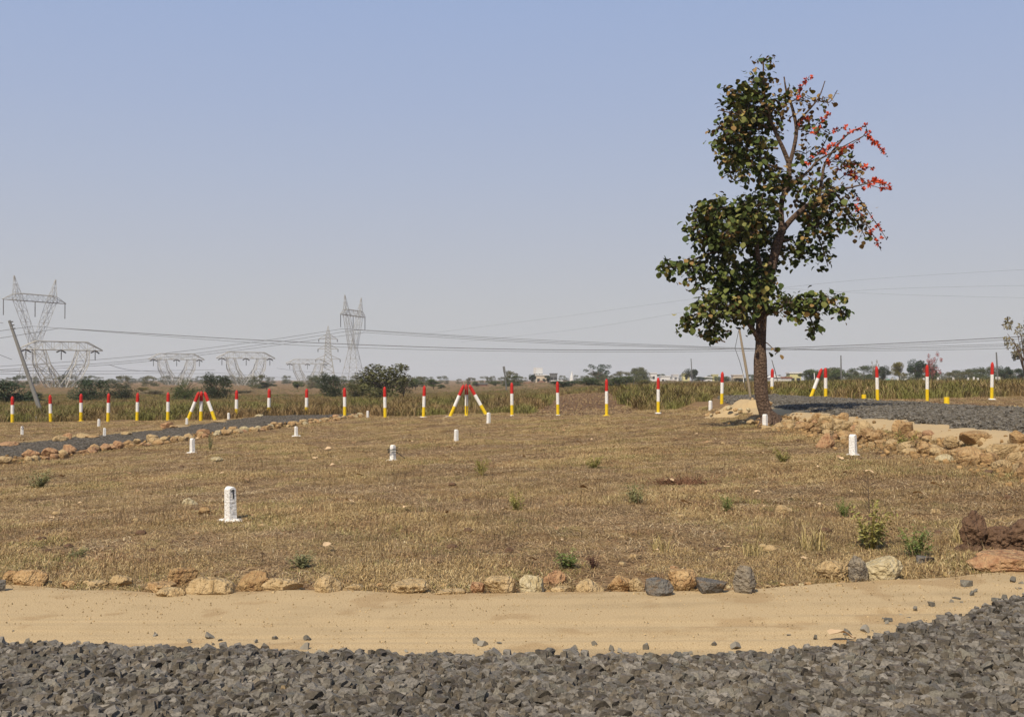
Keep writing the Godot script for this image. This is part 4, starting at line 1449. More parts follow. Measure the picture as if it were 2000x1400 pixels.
	stuff("distant_woods", crown_mesh(70, 2600, "bush"), M.crown, xf, cols, self, "far belt of scrub and trees along the horizon", "woods")

# ---------------------------------------------------------------- pylons, wires and poles
func lattice(mb: MB, a: Vector3, b: Vector3, wa: Vector2, wb: Vector2, n: int, rm: float, rb: float) -> void:
	# four-cornered braced mast from a to b; wa, wb half widths in x and z
	var cs := [[-1, -1], [1, -1], [1, 1], [-1, 1]]
	var pts := func(t: float) -> Array:
		var c := a.lerp(b, t)
		var w := wa.lerp(wb, t)
		var out := []
		for q in cs: out.append(c + Vector3(q[0] * w.x, 0, q[1] * w.y))
		return out
	var p0: Array = pts.call(0.0)
	var p1: Array = pts.call(1.0)
	for k in 4: mb.bar(p0[k], p1[k], rm)
	for j in n:
		var l0: Array = pts.call(j / float(n))
		var l1: Array = pts.call((j + 1) / float(n))
		for k in 4:
			var m := (k + 1) % 4
			mb.bar(l0[k], l1[m], rb); mb.bar(l0[m], l1[k], rb)
			mb.bar(l1[k], l1[m], rb)

func beam(mb: MB, x0: float, x1: float, y0: float, y1: float, hz: float, n: int, rm: float, rb: float, taper := true) -> void:
	# horizontal lattice beam between x0 and x1, bottom chord y0, top chord y1; ends drawn to a point when tapered
	for s in [-1.0, 1.0]:
		var prev_b := Vector3.ZERO
		var prev_t := Vector3.ZERO
		for k in n + 1:
			var t := k / float(n)
			var x := lerpf(x0, x1, t)
			var e := clampf(minf(t, 1.0 - t) * n / maxf(1.0, n * 0.2), 0.0, 1.0) if taper else 1.0
			var zb: float = s * hz * (0.1 + 0.9 * e)
			var b := Vector3(x, y0, zb)
			var tt := Vector3(x, lerpf(y0 + 0.1, y1, e), zb)
			if k > 0:
				mb.bar(prev_b, b, rm); mb.bar(prev_t, tt, rm)
				if k % 2: mb.bar(prev_b, tt, rb)
				else: mb.bar(prev_t, b, rb)
				if s > 0: mb.bar(b, Vector3(b.x, b.y, -b.z), rb); mb.bar(tt, Vector3(tt.x, tt.y, -tt.z), rb); mb.bar(prev_b, Vector3(b.x, b.y, -b.z), rb)
			mb.bar(b, tt, rb)
			prev_b = b; prev_t = tt

func string_of_discs(parent: Node, a: Vector3, b: Vector3, r0: float, n: int) -> void:
	var mb := MB.new()
	var pts := []
	var rad := []
	for k in n * 2 + 1:
		pts.append(a.lerp(b, k / float(n * 2))); rad.append(r0 if k % 2 else r0 * 0.45)
	mb.tube(pts, rad, 6)
	part("insulator", mb.mesh(false), M.insulator, parent)

func window_pylon(px: float, base_py: float, depth: float, turn: float, s: float, label: String) -> Node3D:
	var base := far_at(px, base_py, depth)
	base.y = H(base.x, base.z)
	var o := thing("pylon", base, turn, label, "pylon", "lattice pylons")
	var t := 0.115
	var body := MB.new()
	lattice(body, Vector3(0, -0.5, 0), Vector3(0, 16, 0), Vector2(4.6, 4.6), Vector2(1.6, 1.6), 4, t, t * 0.4)
	part("body", body.mesh(false), M.steel, o)
	for sgn in [-1.0, 1.0]:
		var leg := MB.new()
		lattice(leg, Vector3(sgn * 0.9, 16, 0), Vector3(sgn * 7.2, 31.3, 0), Vector2(0.7, 1.5), Vector2(1.6, 1.1), 4, t * 0.8, t * 0.4)
		part("window_leg", leg.mesh(false), M.steel, o)
		var peak := MB.new()
		lattice(peak, Vector3(sgn * 7.4, 31.3, 0), Vector3(sgn * 9.2, 40.2, 0), Vector2(1.7, 1.1), Vector2(0.1, 0.1), 3, t * 0.7, t * 0.4)
		part("peak", peak.mesh(false), M.steel, o)
	var arm := MB.new()
	beam(arm, -14, 14, 31.3, 33.9, 1.1, 12, t * 0.9, t * 0.45)
	part("crossarm", arm.mesh(false), M.steel, o)
	for x in [-13.6, 0.0, 13.6]:
		string_of_discs(o, Vector3(x, 31.1, 0), Vector3(x, 25.6, 0), 0.22, 16)
	o.scale = Vector3.ONE * s
	return o

func gantry_pylon(px: float, base_py: float, depth: float, turn: float, s: float, label: String) -> Node3D:
	var base := far_at(px, base_py, depth)
	base.y = H(base.x, base.z)
	var o := thing("pylon", base, turn, label, "pylon", "lattice pylons")
	var t := 0.12
	for sgn in [-1.0, 1.0]:
		var up := MB.new()
		lattice(up, Vector3(sgn * 5.2, 6.4, 0), Vector3(sgn * 6.0, 10.3, 0), Vector2(1.9, 1.3), Vector2(1.5, 0.9), 1, t, t * 0.5)
		lattice(up, Vector3(sgn * 1.9, -0.4, 0), Vector3(sgn * 5.2, 6.4, 0), Vector2(1.4, 1.9), Vector2(1.9, 1.3), 2, t * 1.1, t * 0.5)
		part("leg", up.mesh(false), M.steel, o)
		var br := MB.new()
		for z in [-1.5, 1.5]:
			br.bar(Vector3(sgn * 3.4, 6.4, z), Vector3(-sgn * 1.2, 0.2, z), t)
			br.bar(Vector3(sgn * 3.3, 3.2, z), Vector3(-sgn * 1.0, 3.2, z), t * 0.6)
		part("brace", br.mesh(false), M.steel, o)
	var arm := MB.new()
	beam(arm, -11.5, 11.5, 10.3, 12.6, 0.9, 10, t * 1.1, t * 0.5)
	part("crossarm", arm.mesh(false), M.steel, o)
	for x in [-9.4, 0.0, 9.4]:
		string_of_discs(o, Vector3(x, 10.2, 0), Vector3(x, 7.6, 0), 0.17, 10)
		string_of_discs(o, Vector3(x - 0.3, 10.3, 0.8), Vector3(x - 2.4, 9.6, 3.0), 0.22, 10)
		string_of_discs(o, Vector3(x + 0.3, 10.3, -0.8), Vector3(x + 2.4, 9.6, -3.0), 0.22, 10)
	o.scale = Vector3.ONE * s
	return o

func pylons() -> void:
	window_pylon(66, 775, 395, 1.1, 0.97, "tall pylon with two peaks and a wide window, above the leaning concrete pole")
	window_pylon(689, 758, 500, 1.3, 1.0, "tall pylon with two peaks behind the big olive bush")
	gantry_pylon(118, 778, 300, 0.76, 1.0, "wide low pylon in front of the tall two-peaked one")
	gantry_pylon(344, 768, 440, 0.65, 1.0, "low wide pylon behind a feathery thorn tree")
	gantry_pylon(480, 768, 415, 0.59, 1.0, "low wide pylon past the dark dense thorn tree")
	gantry_pylon(600, 766, 560, 0.53, 1.0, "farthest low wide pylon, beside the tapering one")
	# tapering mast with three crossarms
	var base := far_at(640, 756, 600)
	base.y = H(base.x, base.z)
	var o := thing("pylon", base, 0.2, "slender tapering pylon with three pairs of arms", "pylon", "lattice pylons")
	var b := MB.new()
	lattice(b, Vector3(0, -0.5, 0), Vector3(0, 16, 0), Vector2(4.2, 4.2), Vector2(1.7, 1.7), 5, 0.17, 0.1)
	lattice(b, Vector3(0, 16, 0), Vector3(0, 26, 0), Vector2(1.7, 1.7), Vector2(1.2, 1.2), 6, 0.15, 0.09)
	lattice(b, Vector3(0, 26, 0), Vector3(0, 31.5, 0), Vector2(1.2, 1.2), Vector2(0.1, 0.1), 3, 0.13, 0.08)
	part("mast", b.mesh(false), M.steel, o)
	for y in [[14.2, 6.6], [19.8, 5.4], [25.3, 5.0]]:
		for s in [-1.0, 1.0]:
			var a := MB.new()
			for z in [-1.2, 1.2]:
				a.bar(Vector3(s * 1.4, y[0] - 0.6, z), Vector3(s * y[1], y[0] - 0.8, 0), 0.13)
				a.bar(Vector3(s * 1.2, y[0] + 1.5, z), Vector3(s * y[1], y[0] - 0.8, 0), 0.13)
			part("arm", a.mesh(false), M.steel, o)
			string_of_discs(o, Vector3(s * y[1], y[0] - 0.8, 0), Vector3(s * y[1], y[0] - 2.4, 0), 0.3, 6)

func wires() -> void:
	# [ [x, y, distance] ... ], radius, label, group
	var far := "conductors of the distant power lines"
	var W := [
		[[[115, 641, 385], [560, 667, 380], [1000, 682, 372], [1400, 682, 365], [1740, 671, 358], [2120, 650, 352]], 0.12, "thick conductor hung from the wide-window pylon across the whole sky"],
		[[[63, 637, 393], [560, 673, 390], [1000, 686, 384], [1400, 686, 376], [1740, 675, 368], [2120, 655, 362]], 0.07, "thin conductor just under the thick one from the wide-window pylon"],
		[[[709, 649, 508], [1000, 667, 500], [1300, 678, 490], [1560, 683, 480], [1800, 680, 470], [2120, 671, 460]], 0.09, "conductor from the outer arm of the pylon behind the olive bush"],
		[[[690, 644, 500], [1000, 664, 495], [1300, 676, 488], [1560, 681, 480], [1800, 677, 470], [2120, 667, 460]], 0.09, "conductor from the middle of the pylon behind the olive bush"],
		[[[669, 642, 492], [1000, 661, 487], [1300, 674, 480], [1560, 683, 475], [1800, 684, 470], [2120, 676, 460]], 0.09, "conductor from the inner arm of the pylon behind the olive bush"],
		[[[669, 642, 492], [480, 670, 470], [240, 698, 440], [-100, 722, 400]], 0.08, "upper conductor slanting down from the pylon behind the olive bush"],
		[[[690, 645, 500], [480, 677, 478], [240, 706, 448], [-100, 728, 405]], 0.08, "middle conductor slanting down from the pylon behind the olive bush"],
		[[[709, 650, 508], [480, 682, 486], [240, 710, 456], [-100, 733, 410]], 0.08, "lower conductor slanting down from the pylon behind the olive bush"],
		[[[63, 637, 393], [-100, 660, 380]], 0.08, "conductor leaving the middle of the wide-window pylon past the leaning pole"],
		[[[115, 641, 385], [0, 660, 375], [-100, 672, 368]], 0.08, "conductor leaving the outer arm of the wide-window pylon past the leaning pole"],
		[[[5, 631, 400], [-100, 618, 395]], 0.08, "short length of conductor at the inner arm of the wide-window pylon"],
		[[[212, 712, 298], [250, 722, 330], [330, 727, 430]], 0.06, "conductor running from the wide low pylon to the next low one"],
		[[[22, 702, 302], [-60, 670, 280]], 0.06, "conductor rising from the wide low pylon's end insulator"],
		[[[-60, 730, 300], [120, 731, 302], [300, 729, 430], [420, 730, 440]], 0.06, "upper level conductor behind the wide low pylon"],
		[[[-60, 722, 300], [120, 725, 302], [300, 724, 430], [420, 722, 440]], 0.06, "lower level conductor behind the wide low pylon"],
		[[[400, 726, 440], [560, 738, 520], [700, 744, 600]], 0.05, "faint conductor between the low pylons behind the posts"],
		[[[540, 719, 415], [600, 726, 520], [700, 730, 600]], 0.05, "faint conductor past the low pylon by the dark thorn tree"],
		[[[830, 652, 900], [1100, 618, 800], [1400, 578, 700], [1700, 545, 640], [2120, 520, 600]], 0.05, "very faint high conductor rising behind the flowering tree"],
		[[[900, 668, 900], [1150, 640, 800], [1400, 600, 700], [1700, 566, 640], [2120, 556, 600]], 0.05, "second very faint high conductor rising behind the flowering tree"],
		[[[1480, 560, 680], [1750, 575, 640], [2120, 584, 600]], 0.045, "very faint conductor crossing the sky beyond the flowering tree"]]
	for w in W:
		var pts := []
		var rad := []
		var P: Array = w[0]
		for k in P.size() - 1:
			for j in 10:
				var t := j / 10.0
				var q := []
				for m in 3: q.append(cubic_interpolate(P[k][m], P[k + 1][m], P[maxi(k - 1, 0)][m], P[mini(k + 2, P.size() - 1)][m], t))
				pts.append(far_at(q[0], q[1], q[2])); rad.append(w[1])
		pts.append(far_at(P[-1][0], P[-1][1], P[-1][2])); rad.append(w[1])
		var o0: Vector3 = pts[0]
		for k in pts.size(): pts[k] -= o0
		var mb := MB.new()
		mb.tube(pts, rad, 5)
		solo("power_line", mb.mesh(true), M.wire, o0, 0, w[2], "power line", far)

func poles() -> void:
	# leaning concrete pole
	var g := at(82, 815)
	var d := -g.z
	var top := far_at(17, 626, d)
	var o := thing("utility_pole", g, 0, "leaning grey concrete utility pole with no wires", "pole")
	var mb := MB.new()
	var ax := top - g
	mb.tube([-ax.normalized() * 0.6, ax * 0.5, ax], [0.135, 0.105, 0.075], 10)
	part("shaft", mb.mesh(true), M.concrete, o)
	for k in 3:
		var b := MB.new()
		var p := ax * (0.985 - 0.035 * k)
		b.bar(p + Vector3(-0.05, 0, 0.05), p + Vector3(0.2, 0.02, 0.05), 0.035, 6)
		part("bolt", b.mesh(false), M.steel_dark, o)
	# leaning wooden pole by the mound
	g = at(1466, 782)
	d = -g.z
	var mk := MB.new()
	var pts := []
	var rad := []
	for p in [[1468, 788, 3.6], [1463, 752, 3.6], [1457, 715, 3.8], [1450, 676, 3.2], [1444, 640, 2.6]]:
		pts.append(far_at(p[0], p[1], d) - g); rad.append(p[2] * 0.72 * d / F)
	mk.tube(pts, rad, 8)
	solo("wooden_pole", mk.mesh(true), M.deadwood, g, 0, "leaning pale crooked wooden pole behind the tree", "pole")
	var sl := MB.new()
	sl.tube([far_at(1444, 642, d) - g, far_at(1436, 680, d) - g, far_at(1445, 705, d) - g, far_at(1453, 735, d) - g, far_at(1456, 760, d) - g], [0.012, 0.012, 0.012, 0.012, 0.012], 5)
	solo("slack_cable", sl.mesh(true), M.wire, g, 0, "slack thin cable dangling beside the leaning wooden pole", "cable")
	# thin poles on the skyline
	var L := [[[990, 760], [984, 717], 150, 0.1, "leaning pole with a lamp head beside the three-legged post", true], [[1353, 752], [1350, 700], 200, 0.09, "thin upright pole in front of the tall dark tree", false], [[1644, 748], [1643, 694], 190, 0.12, "thin dark pole rising behind the round bright green tree", false], [[1950, 748], [1947, 688], 170, 0.13, "grey pole beside the round dark tree past the last painted post", false], [[1521, 752], [1508, 703], 180, 0.08, "thin leaning pole beside the tree trunk", false], [[1453, 755], [1453, 727], 170, 0.09, "short white pole behind the leaning wooden pole", false], [[1592, 752], [1591, 728], 200, 0.09, "thin white pole beside the two-legged post", false], [[1237, 762], [1240, 738], 160, 0.07, "thin pale stake at the green thicket", false]]
	for l in L:
		var dd: float = l[2]
		var b := far_at(l[0][0], l[0][1], dd)
		b.y = H(b.x, b.z)
		var t := far_at(l[1][0], l[1][1], dd)
		var q := thing("skyline_pole", b, 0, l[4], "pole", "thin poles along the skyline")
		var m2 := MB.new()
		m2.tube([Vector3(0, -0.3, 0), (t - b) * 0.5, t - b], [l[3] * 1.1, l[3], l[3] * 0.8], 7)
		part("shaft", m2.mesh(true), M.white if "white" in l[4] else M.concrete if "pale" in l[4] else M.steel_dark, q)
		if l[5]:
			var m3 := MB.new()
			m3.box(Vector3(-0.16, -0.75, -0.12), Vector3(0.16, 0.1, 0.12))
			var hd := part("lamp_head", m3.mesh(false), M.steel_dark, q)
			hd.position = t - b
			hd.rotation.z = 0.14
	# row of small white fence posts across the far grass
	for p in [[1744, 748, 738], [1755, 747, 738], [1770, 748, 739], [1805, 747, 738], [1833, 747, 737], [1863, 747, 737], [1892, 748, 737], [1903, 743, 736], [1911, 745, 738], [1947, 746, 736], [1953, 746, 736]]:
		var dd := 120.0
		var b := far_at(p[0], p[1], dd)
		b.y = H(b.x, b.z)
		var t := far_at(p[0], p[2], dd)
		var m2 := MB.new()
		m2.box(Vector3(-0.07, -0.2, -0.07), Vector3(0.07, t.y - b.y, 0.07))
		solo("fence_post", m2.mesh(false), M.white, b, 0.3, "small white fence post standing in the far grass", "fence post", "white fence posts in the far grass")

# ---------------------------------------------------------------- village
func house(px0: float, px1: float, base_py: float, top_py: float, depth: float, wall: String, roof: String, label: String, windows: int, pitched := false) -> Node3D:
	top_py -= 3.5
	px0 -= 1.5
	px1 += 1.5
	var a := far_at(px0, base_py, depth)
	var b := far_at(px1, base_py, depth)
	var mid := (a + b) * 0.5
	mid.y = H(mid.x, mid.z) - 0.2
	var hgt := far_at(px0, top_py, depth).y - mid.y
	var w := b.x - a.x
	var o := thing("house", mid, 0, label, "building", "houses of the far village")
	var dp := maxf(w * 0.7, 4.0)
	var mb := MB.new()
	mb.box(Vector3(-w / 2, -0.5, -dp), Vector3(w / 2, hgt, 0))
	part("wall", mb.mesh(false), M[wall], o)
	var rf := MB.new()
	if pitched:
		var e := w * 0.56
		for s in [0.25, -dp - 0.25]:
			rf.quad(Vector3(-e, hgt, s), Vector3(0, hgt + w * 0.28, s), Vector3(e, hgt, s), Vector3(0, hgt + 0.05, s))
		rf.quad(Vector3(-e, hgt, 0.25), Vector3(0, hgt + w * 0.28, 0.25), Vector3(0, hgt + w * 0.28, -dp - 0.25), Vector3(-e, hgt, -dp - 0.25))
		rf.quad(Vector3(e, hgt, 0.25), Vector3(0, hgt + w * 0.28, 0.25), Vector3(0, hgt + w * 0.28, -dp - 0.25), Vector3(e, hgt, -dp - 0.25))
	else:
		rf.box(Vector3(-w / 2 - 0.2, hgt + 0.003, -dp - 0.2), Vector3(w / 2 + 0.2, hgt + 0.35, 0.2))
	part("roof", rf.mesh(false), M[roof], o)
	for k in windows:
		var wb := MB.new()
		var x := lerpf(-w / 2, w / 2, (k + 0.5) / windows)
		wb.box(Vector3(x - 0.5, hgt - 2.4, -0.1), Vector3(x + 0.5, hgt - 1.2, 0.04))
		part("window", wb.mesh(false), M.dark, o)
	return o

func village() -> void:
	house(1048, 1066, 760, 737, 420, "wall_cream", "wall_white", "cream house under the white water tank", 2)
	house(1050, 1065, 762, 751, 400, "wall_brick", "wall_brick", "small brick house with a gabled front under the water tank", 1, true)
	house(1076, 1087, 758, 734, 430, "wall_grey", "wall_grey", "dark grey building beside the cream house", 2)
	house(1066, 1076, 758, 738, 440, "wall_cream", "wall_white", "narrow cream house between water tank and grey building", 1)
	house(1079, 1097, 760, 748, 410, "wall_brick", "wall_white", "low brick house with a white parapet beside the grey building", 2)
	house(1012, 1040, 760, 752, 430, "roof_red", "roof_red", "low red shed beside the slim dark tree", 1)
	house(930, 950, 764, 754, 300, "wall_brick", "wall_grey", "low brick hut behind the three-legged post", 1)
	house(1272, 1282, 760, 733, 480, "wall_white", "wall_white", "white two-storey house by the green thicket", 1)
	house(1292, 1308, 762, 739, 470, "wall_white", "wall_white", "broad white house behind a painted post", 2)
	house(1304, 1320, 764, 746, 440, "wall_cream", "wall_white", "low cream house beside the broad white one", 2)
	house(1316, 1324, 760, 736, 490, "wall_white", "wall_white", "narrow white house among trees", 1)
	house(1336, 1346, 760, 734, 480, "wall_yellow", "wall_yellow", "yellow-topped house behind the tall dark tree", 1)
	house(1380, 1390, 762, 741, 470, "wall_white", "wall_white", "small white house past the round green tree", 1)
	house(1394, 1402, 762, 736, 480, "wall_yellow", "wall_yellow", "small yellow house behind a painted post", 1)
	house(1434, 1450, 758, 737, 450, "wall_cream", "wall_cream", "low cream house behind the leaning wooden pole", 2)
	house(1545, 1564, 752, 733, 300, "wall_yellow", "wall_white", "white block building beside the broad green tree", 2)
	house(1506, 1524, 754, 741, 290, "wall_white", "wall_white", "low white shed with pitched roof behind the tree trunk", 1, true)
	house(1524, 1545, 754, 742, 292, "wall_white", "roof_red", "low white shed with red roof beside white block building", 2)
	# water tank on columns
	var d := 425.0
	var a := far_at(1051, 760, d)
	a.y = H(a.x, a.z)
	var o := thing("water_tank", a, 0.35, "square white water tank on columns above the village", "water tank")
	var k := d / F
	var y0 := far_at(1051, 730, d).y - a.y
	var y1 := far_at(1051, 718, d).y - a.y
	var w := 7.0 * k
	var mb := MB.new()
	mb.box(Vector3(-w, y0, -w), Vector3(w, y1, w))
	part("tank", mb.mesh(false), M.wall_white, o)
	for s in [[-1, -1], [1, -1], [1, 1], [-1, 1]]:
		var c := MB.new()
		c.box(Vector3(s[0] * w * 0.85 - 0.16, -0.3, s[1] * w * 0.85 - 0.16), Vector3(s[0] * w * 0.85 + 0.16, y0 - 0.003, s[1] * w * 0.85 + 0.16))
		part("column", c.mesh(false), M.wall_grey, o)
	# temple spire
	d = 620.0
	k = d / F
	a = far_at(1117, 758, d)
	a.y = H(a.x, a.z)
	var t := thing("temple", a, 0.3, "white temple with a tall stepped spire", "temple")
	var hb := far_at(1117, 746, d).y - a.y
	var body := MB.new()
	body.box(Vector3(-6 * k, -0.3, -6 * k), Vector3(6 * k, hb, 6 * k))
	part("hall", body.mesh(false), M.wall_cream, t)
	var sp := MB.new()
	var rings := [[746, 4.6], [743, 4.6], [742.8, 4.1], [740, 4.0], [739.8, 3.7], [737, 3.4], [734, 2.7], [731, 2.0], [729, 1.2], [728.5, 1.5], [727.5, 1.2], [726, 0.4], [723, 0.1]]
	var pts := []
	var rad := []
	for q in rings:
		pts.append(Vector3(0, far_at(1117, q[0], d).y - a.y, 0)); rad.append(q[1] * k)
	sp.tube(pts, rad, 12)
	part("spire", sp.mesh(false), M.wall_white, t)
	# small teal tank in the grass
	d = 200.0
	k = d / F
	a = far_at(1735, 750, d)
	a.y = H(a.x, a.z)
	var tt := thing("teal_tank", a, 0, "small teal tank on a stand in the far grass", "tank")
	var tb := MB.new()
	var ty := far_at(1735, 744, d).y - a.y
	tb.box(Vector3(-4 * k, ty, -3 * k), Vector3(4 * k, ty + 4 * k, 3 * k))
	part("box", tb.mesh(false), M.teal, tt)
	for s in [-1, 1]:
		var lg := MB.new()
		lg.box(Vector3(s * 3 * k - 0.05, -0.2, -0.05), Vector3(s * 3 * k + 0.05, ty - 0.003, 0.05))
		part("leg", lg.mesh(false), M.steel_dark, tt)

# ---------------------------------------------------------------- grass
func tuft_mesh(seed_: int, n: int, spread: float, len0: float, len1: float, wid: float, lie: float) -> ArrayMesh:
	var r := RandomNumberGenerator.new()
	r.seed = seed_
	var mb := MB.new()
	for k in n:
		var a := r.randf() * TAU
		var base := Vector3(cos(a), 0, sin(a)) * spread * sqrt(r.randf())
		var b := r.randf() * TAU
		var out := Vector3(cos(b), 0, sin(b))
		var l := r.randf_range(len0, len1)
		var ln := r.randf_range(0.15, 1.0) * lie
		var mid := base + (Vector3.UP * (1.0 - 0.6 * ln) + out * ln) * l * 0.5
		var tip := mid + (Vector3.UP * (0.8 - 1.2 * ln) + out * (0.3 + ln)) * l * 0.5
		tip.y = maxf(tip.y, 0.003)
		var side := out.cross(Vector3.UP) * wid * r.randf_range(0.6, 1.3) * 0.5
		var t := r.randf_range(0.45, 1.55)
		mb.col = Color(t, t * r.randf_range(0.93, 1.03), t * r.randf_range(0.8, 1.0))
		var q := mb.add(base - side - Vector3(0, 0.02, 0)); mb.add(base + side - Vector3(0, 0.02, 0)); mb.add(mid + side); mb.add(mid - side); mb.add(tip)
		mb.tri(q, q + 1, q + 2); mb.tri(q, q + 2, q + 3); mb.tri(q + 3, q + 2, q + 4)
	return mb.mesh(false, true)

func on_road(x: float, z: float) -> bool:
	if -z < 12.0 and z > sand_z(x) - 0.06: return true
	if z > -52.0 and x < left_road_near(z) + 0.1 and x > left_road_far(z) - 0.1: return true
	if x > 7.2 and x < 14.0 and z > -51.0 and z < -9.0: return true
	return false

func field_grass() -> void:
	var r := RandomNumberGenerator.new()
	r.seed = 77
	var xf := []
	var cols := []
	for k in 210000:
		var d := 7.6 * pow(52.0 / 7.6, pow(r.randf(), 0.62))
		var half := d * 0.5 + 1.2
		var x := r.randf_range(-half, half)
		var z := -d
		if on_road(x, z): continue
		var bsoil := nz.get_noise_2d(x * 35.0 + 900, z * 35.0) + 0.6 * nz2.get_noise_2d(x * 95.0, z * 95.0 + 40)
		if bare(x, z) > 0.4 and r.randf() < 0.85: continue
		if bsoil > 0.08 and r.randf() < 0.5 + bsoil * 1.3: continue
		if x > 13.5 and r.randf() < 0.75: continue
		var lush := sst(-0.25, 0.35, nz.get_noise_2d(x * 22.0, z * 22.0 + 400))
		var s := r.randf_range(0.6, 1.05) * lerpf(0.6, 1.15, lush) * (1.0 + d / 60.0)
		if d < 12.0 and x > 1.0: s *= 1.25
		var b := Basis(Vector3.UP, r.randf() * TAU).scaled(Vector3(s, s * r.randf_range(0.3, 0.75), s))
		xf.append(Transform3D(b, on_ground(x, z)))
		var c := Color(0.46, 0.33, 0.155).lerp(Color(0.3, 0.198, 0.095), r.randf())
		if r.randf() < 0.25: c = Color(0.55, 0.425, 0.225)
		var gn := nz2.get_noise_2d(x * 60.0, z * 60.0)
		if gn > 0.1 and r.randf() < 0.4: c = Color(0.24, 0.23, 0.08).lerp(c, r.randf() * 0.7)
		elif bsoil > -0.02 and r.randf() < 0.5: c = Color(0.31, 0.19, 0.1)
		cols.append(c)
	stuff("dry_grass", tuft_mesh(1, 40, 0.15, 0.03, 0.11, 0.0038, 1.35), M.grass, xf, cols, self, "short dry straw-coloured grass covering the plot", "grass")
	# broken straw and crumbs lying flat, on the bare soil too
	xf = []
	cols = []
	for k in 60000:
		var d := 7.6 * pow(50.0 / 7.6, pow(r.randf(), 0.6))
		var x := r.randf_range(-d * 0.5 - 1.0, d * 0.5 + 1.0)
		if on_road(x, -d): continue
		var s := r.randf_range(0.6, 1.3) * (1.0 + d / 70.0)
		xf.append(Transform3D(Basis(Vector3.UP, r.randf() * TAU).scaled(Vector3(s, s * 0.22, s)), on_ground(x, -d, 0.006)))
		var c := Color(0.5, 0.37, 0.2).lerp(Color(0.29, 0.185, 0.098), r.randf())
		if r.randf() < 0.13: c = Color(0.1, 0.064, 0.04)
		if r.randf() < 0.06: c = Color(0.6, 0.48, 0.3)
		cols.append(c)
	stuff("straw_litter", tuft_mesh(3, 16, 0.17, 0.05, 0.16, 0.005, 1.4), M.grass, xf, cols, self, "broken straw lying flat on the soil of the plot", "straw")
	# thin dead stalks
	xf = []
	cols = []
	for k in 6000:
		var d := 8.2 * pow(50.0 / 8.2, pow(r.randf(), 0.8))
		var x := r.randf_range(-d * 0.5, d * 0.5)
		if on_road(x, -d): continue
		if nz.get_noise_2d(x * 26.0 + 50, -d * 26.0) < 0.0: continue
		var s := r.randf_range(0.6, 1.2)
		xf.append(Transform3D(Basis(Vector3.UP, r.randf() * TAU).scaled(Vector3.ONE * s), on_ground(x, -d)))
		cols.append(Color(0.15, 0.1, 0.06).lerp(Color(0.3, 0.22, 0.12), r.randf()))
	stuff("dry_stalks", tuft_mesh(5, 7, 0.08, 0.1, 0.28, 0.0032, 0.35), M.grass, xf, cols, self, "thin dead weed stalks standing in the cut grass", "weeds")
	# green and yellow weeds, each by itself
	var weed := [weed_mesh(1), weed_mesh(2), weed_mesh(3)]
	var L := [[1110, 1110, 70, 34, "green", "low bright green weed behind the reddish edging stone"], [1700, 1075, 110, 84, "lime", "bushy yellow-green weed behind pointed grey stone"], [1790, 1090, 80, 50, "green", "spreading green weed beside the flat dark stone"], [1240, 985, 50, 40, "dull", "dull green weed in the middle of the plot"], [1010, 1000, 44, 36, "lime", "yellow-green tuft beside pale fallen leaves"], [940, 930, 40, 30, "lime", "small yellow-green tuft past the wired plot stone"], [1160, 915, 44, 24, "lime", "yellow-green tuft below the ploughed lane"], [75, 955, 60, 34, "dull", "grey-green weed by the stone edge of the gritty road"], [1420, 1000, 36, 26, "green", "small green weed near the reddish dry twigs"], [1530, 905, 44, 28, "lime", "yellow-green weed below the tree"], [1770, 880, 60, 34, "lime", "yellow-green weed growing at the rubble bank"], [590, 1110, 80, 26, "dull", "low dull green weed behind crumbling dusty stone"], [150, 1090, 50, 20, "dull", "flat dull green weed near a dark clod"], [1650, 1010, 40, 30, "green", "small leafy weed beside the sunken tan stone"], [410, 880, 14, 26, "dull", "upright green weed beside the white plot stone at the gritty road"], [1470, 1090, 60, 50, "straw", "tall straw tuft behind the upright grey-brown stone"], [1590, 1075, 90, 60, "straw", "wide straw tuft behind cracked tan boulder"], [1880, 1060, 80, 60, "straw", "straw tuft beside the dark soil heap"], [1290, 1080, 70, 46, "straw", "straw tuft behind the dark basalt block"], [1160, 1112, 34, 30, "purple", "small dark purple-leaved weed beside the bright green weed"]]
	var tint := {"green": Color(0.15, 0.19, 0.06), "lime": Color(0.27, 0.25, 0.08), "dull": Color(0.2, 0.2, 0.1), "straw": Color(0.38, 0.3, 0.14), "purple": Color(0.1, 0.05, 0.04)}
	var mats := {}
	for t in tint:
		var m: StandardMaterial3D = M.grass.duplicate()
		m.albedo_color = tint[t].linear_to_srgb()
		mats[t] = m
	var straw := tuft_mesh(8, 60, 0.3, 0.5, 1.0, 0.02, 0.45)
	for k in L.size():
		var a: Array = L[k]
		var g := at(a[0], a[1])
		var kk := -g.z / F
		var o := solo("weed", straw if a[4] == "straw" else weed[k % 3], mats[a[4]], g, k * 1.3, a[5], "weed", "weeds in the plot")
		o.scale = Vector3(a[2] * kk, a[3] * kk * 1.25, a[2] * kk)
	# thin woody stem behind the weeds
	var st := MB.new()
	var g0 := at(1697, 1040)
	var k0 := -g0.z / F
	st.tube([Vector3.ZERO, Vector3(0.01, 40 * k0, 0), Vector3(-0.005, 110 * k0, 0)], [0.006, 0.005, 0.003], 5)
	for j in 10: st.tube([Vector3(0, (40 + 7 * j) * k0, 0), Vector3((8 + j) * k0 * (1 if j % 2 else -1), (52 + 7 * j) * k0, 4 * k0)], [0.003, 0.002], 4)
	solo("woody_stem", st.mesh(true), M.twig, g0, 0, "thin upright woody stem with short side twigs behind the bushy weed", "stem")
	# reddish dry brush
	var b0 := at(1335, 945)
	var kb := -b0.z / F
	var br := MB.new()
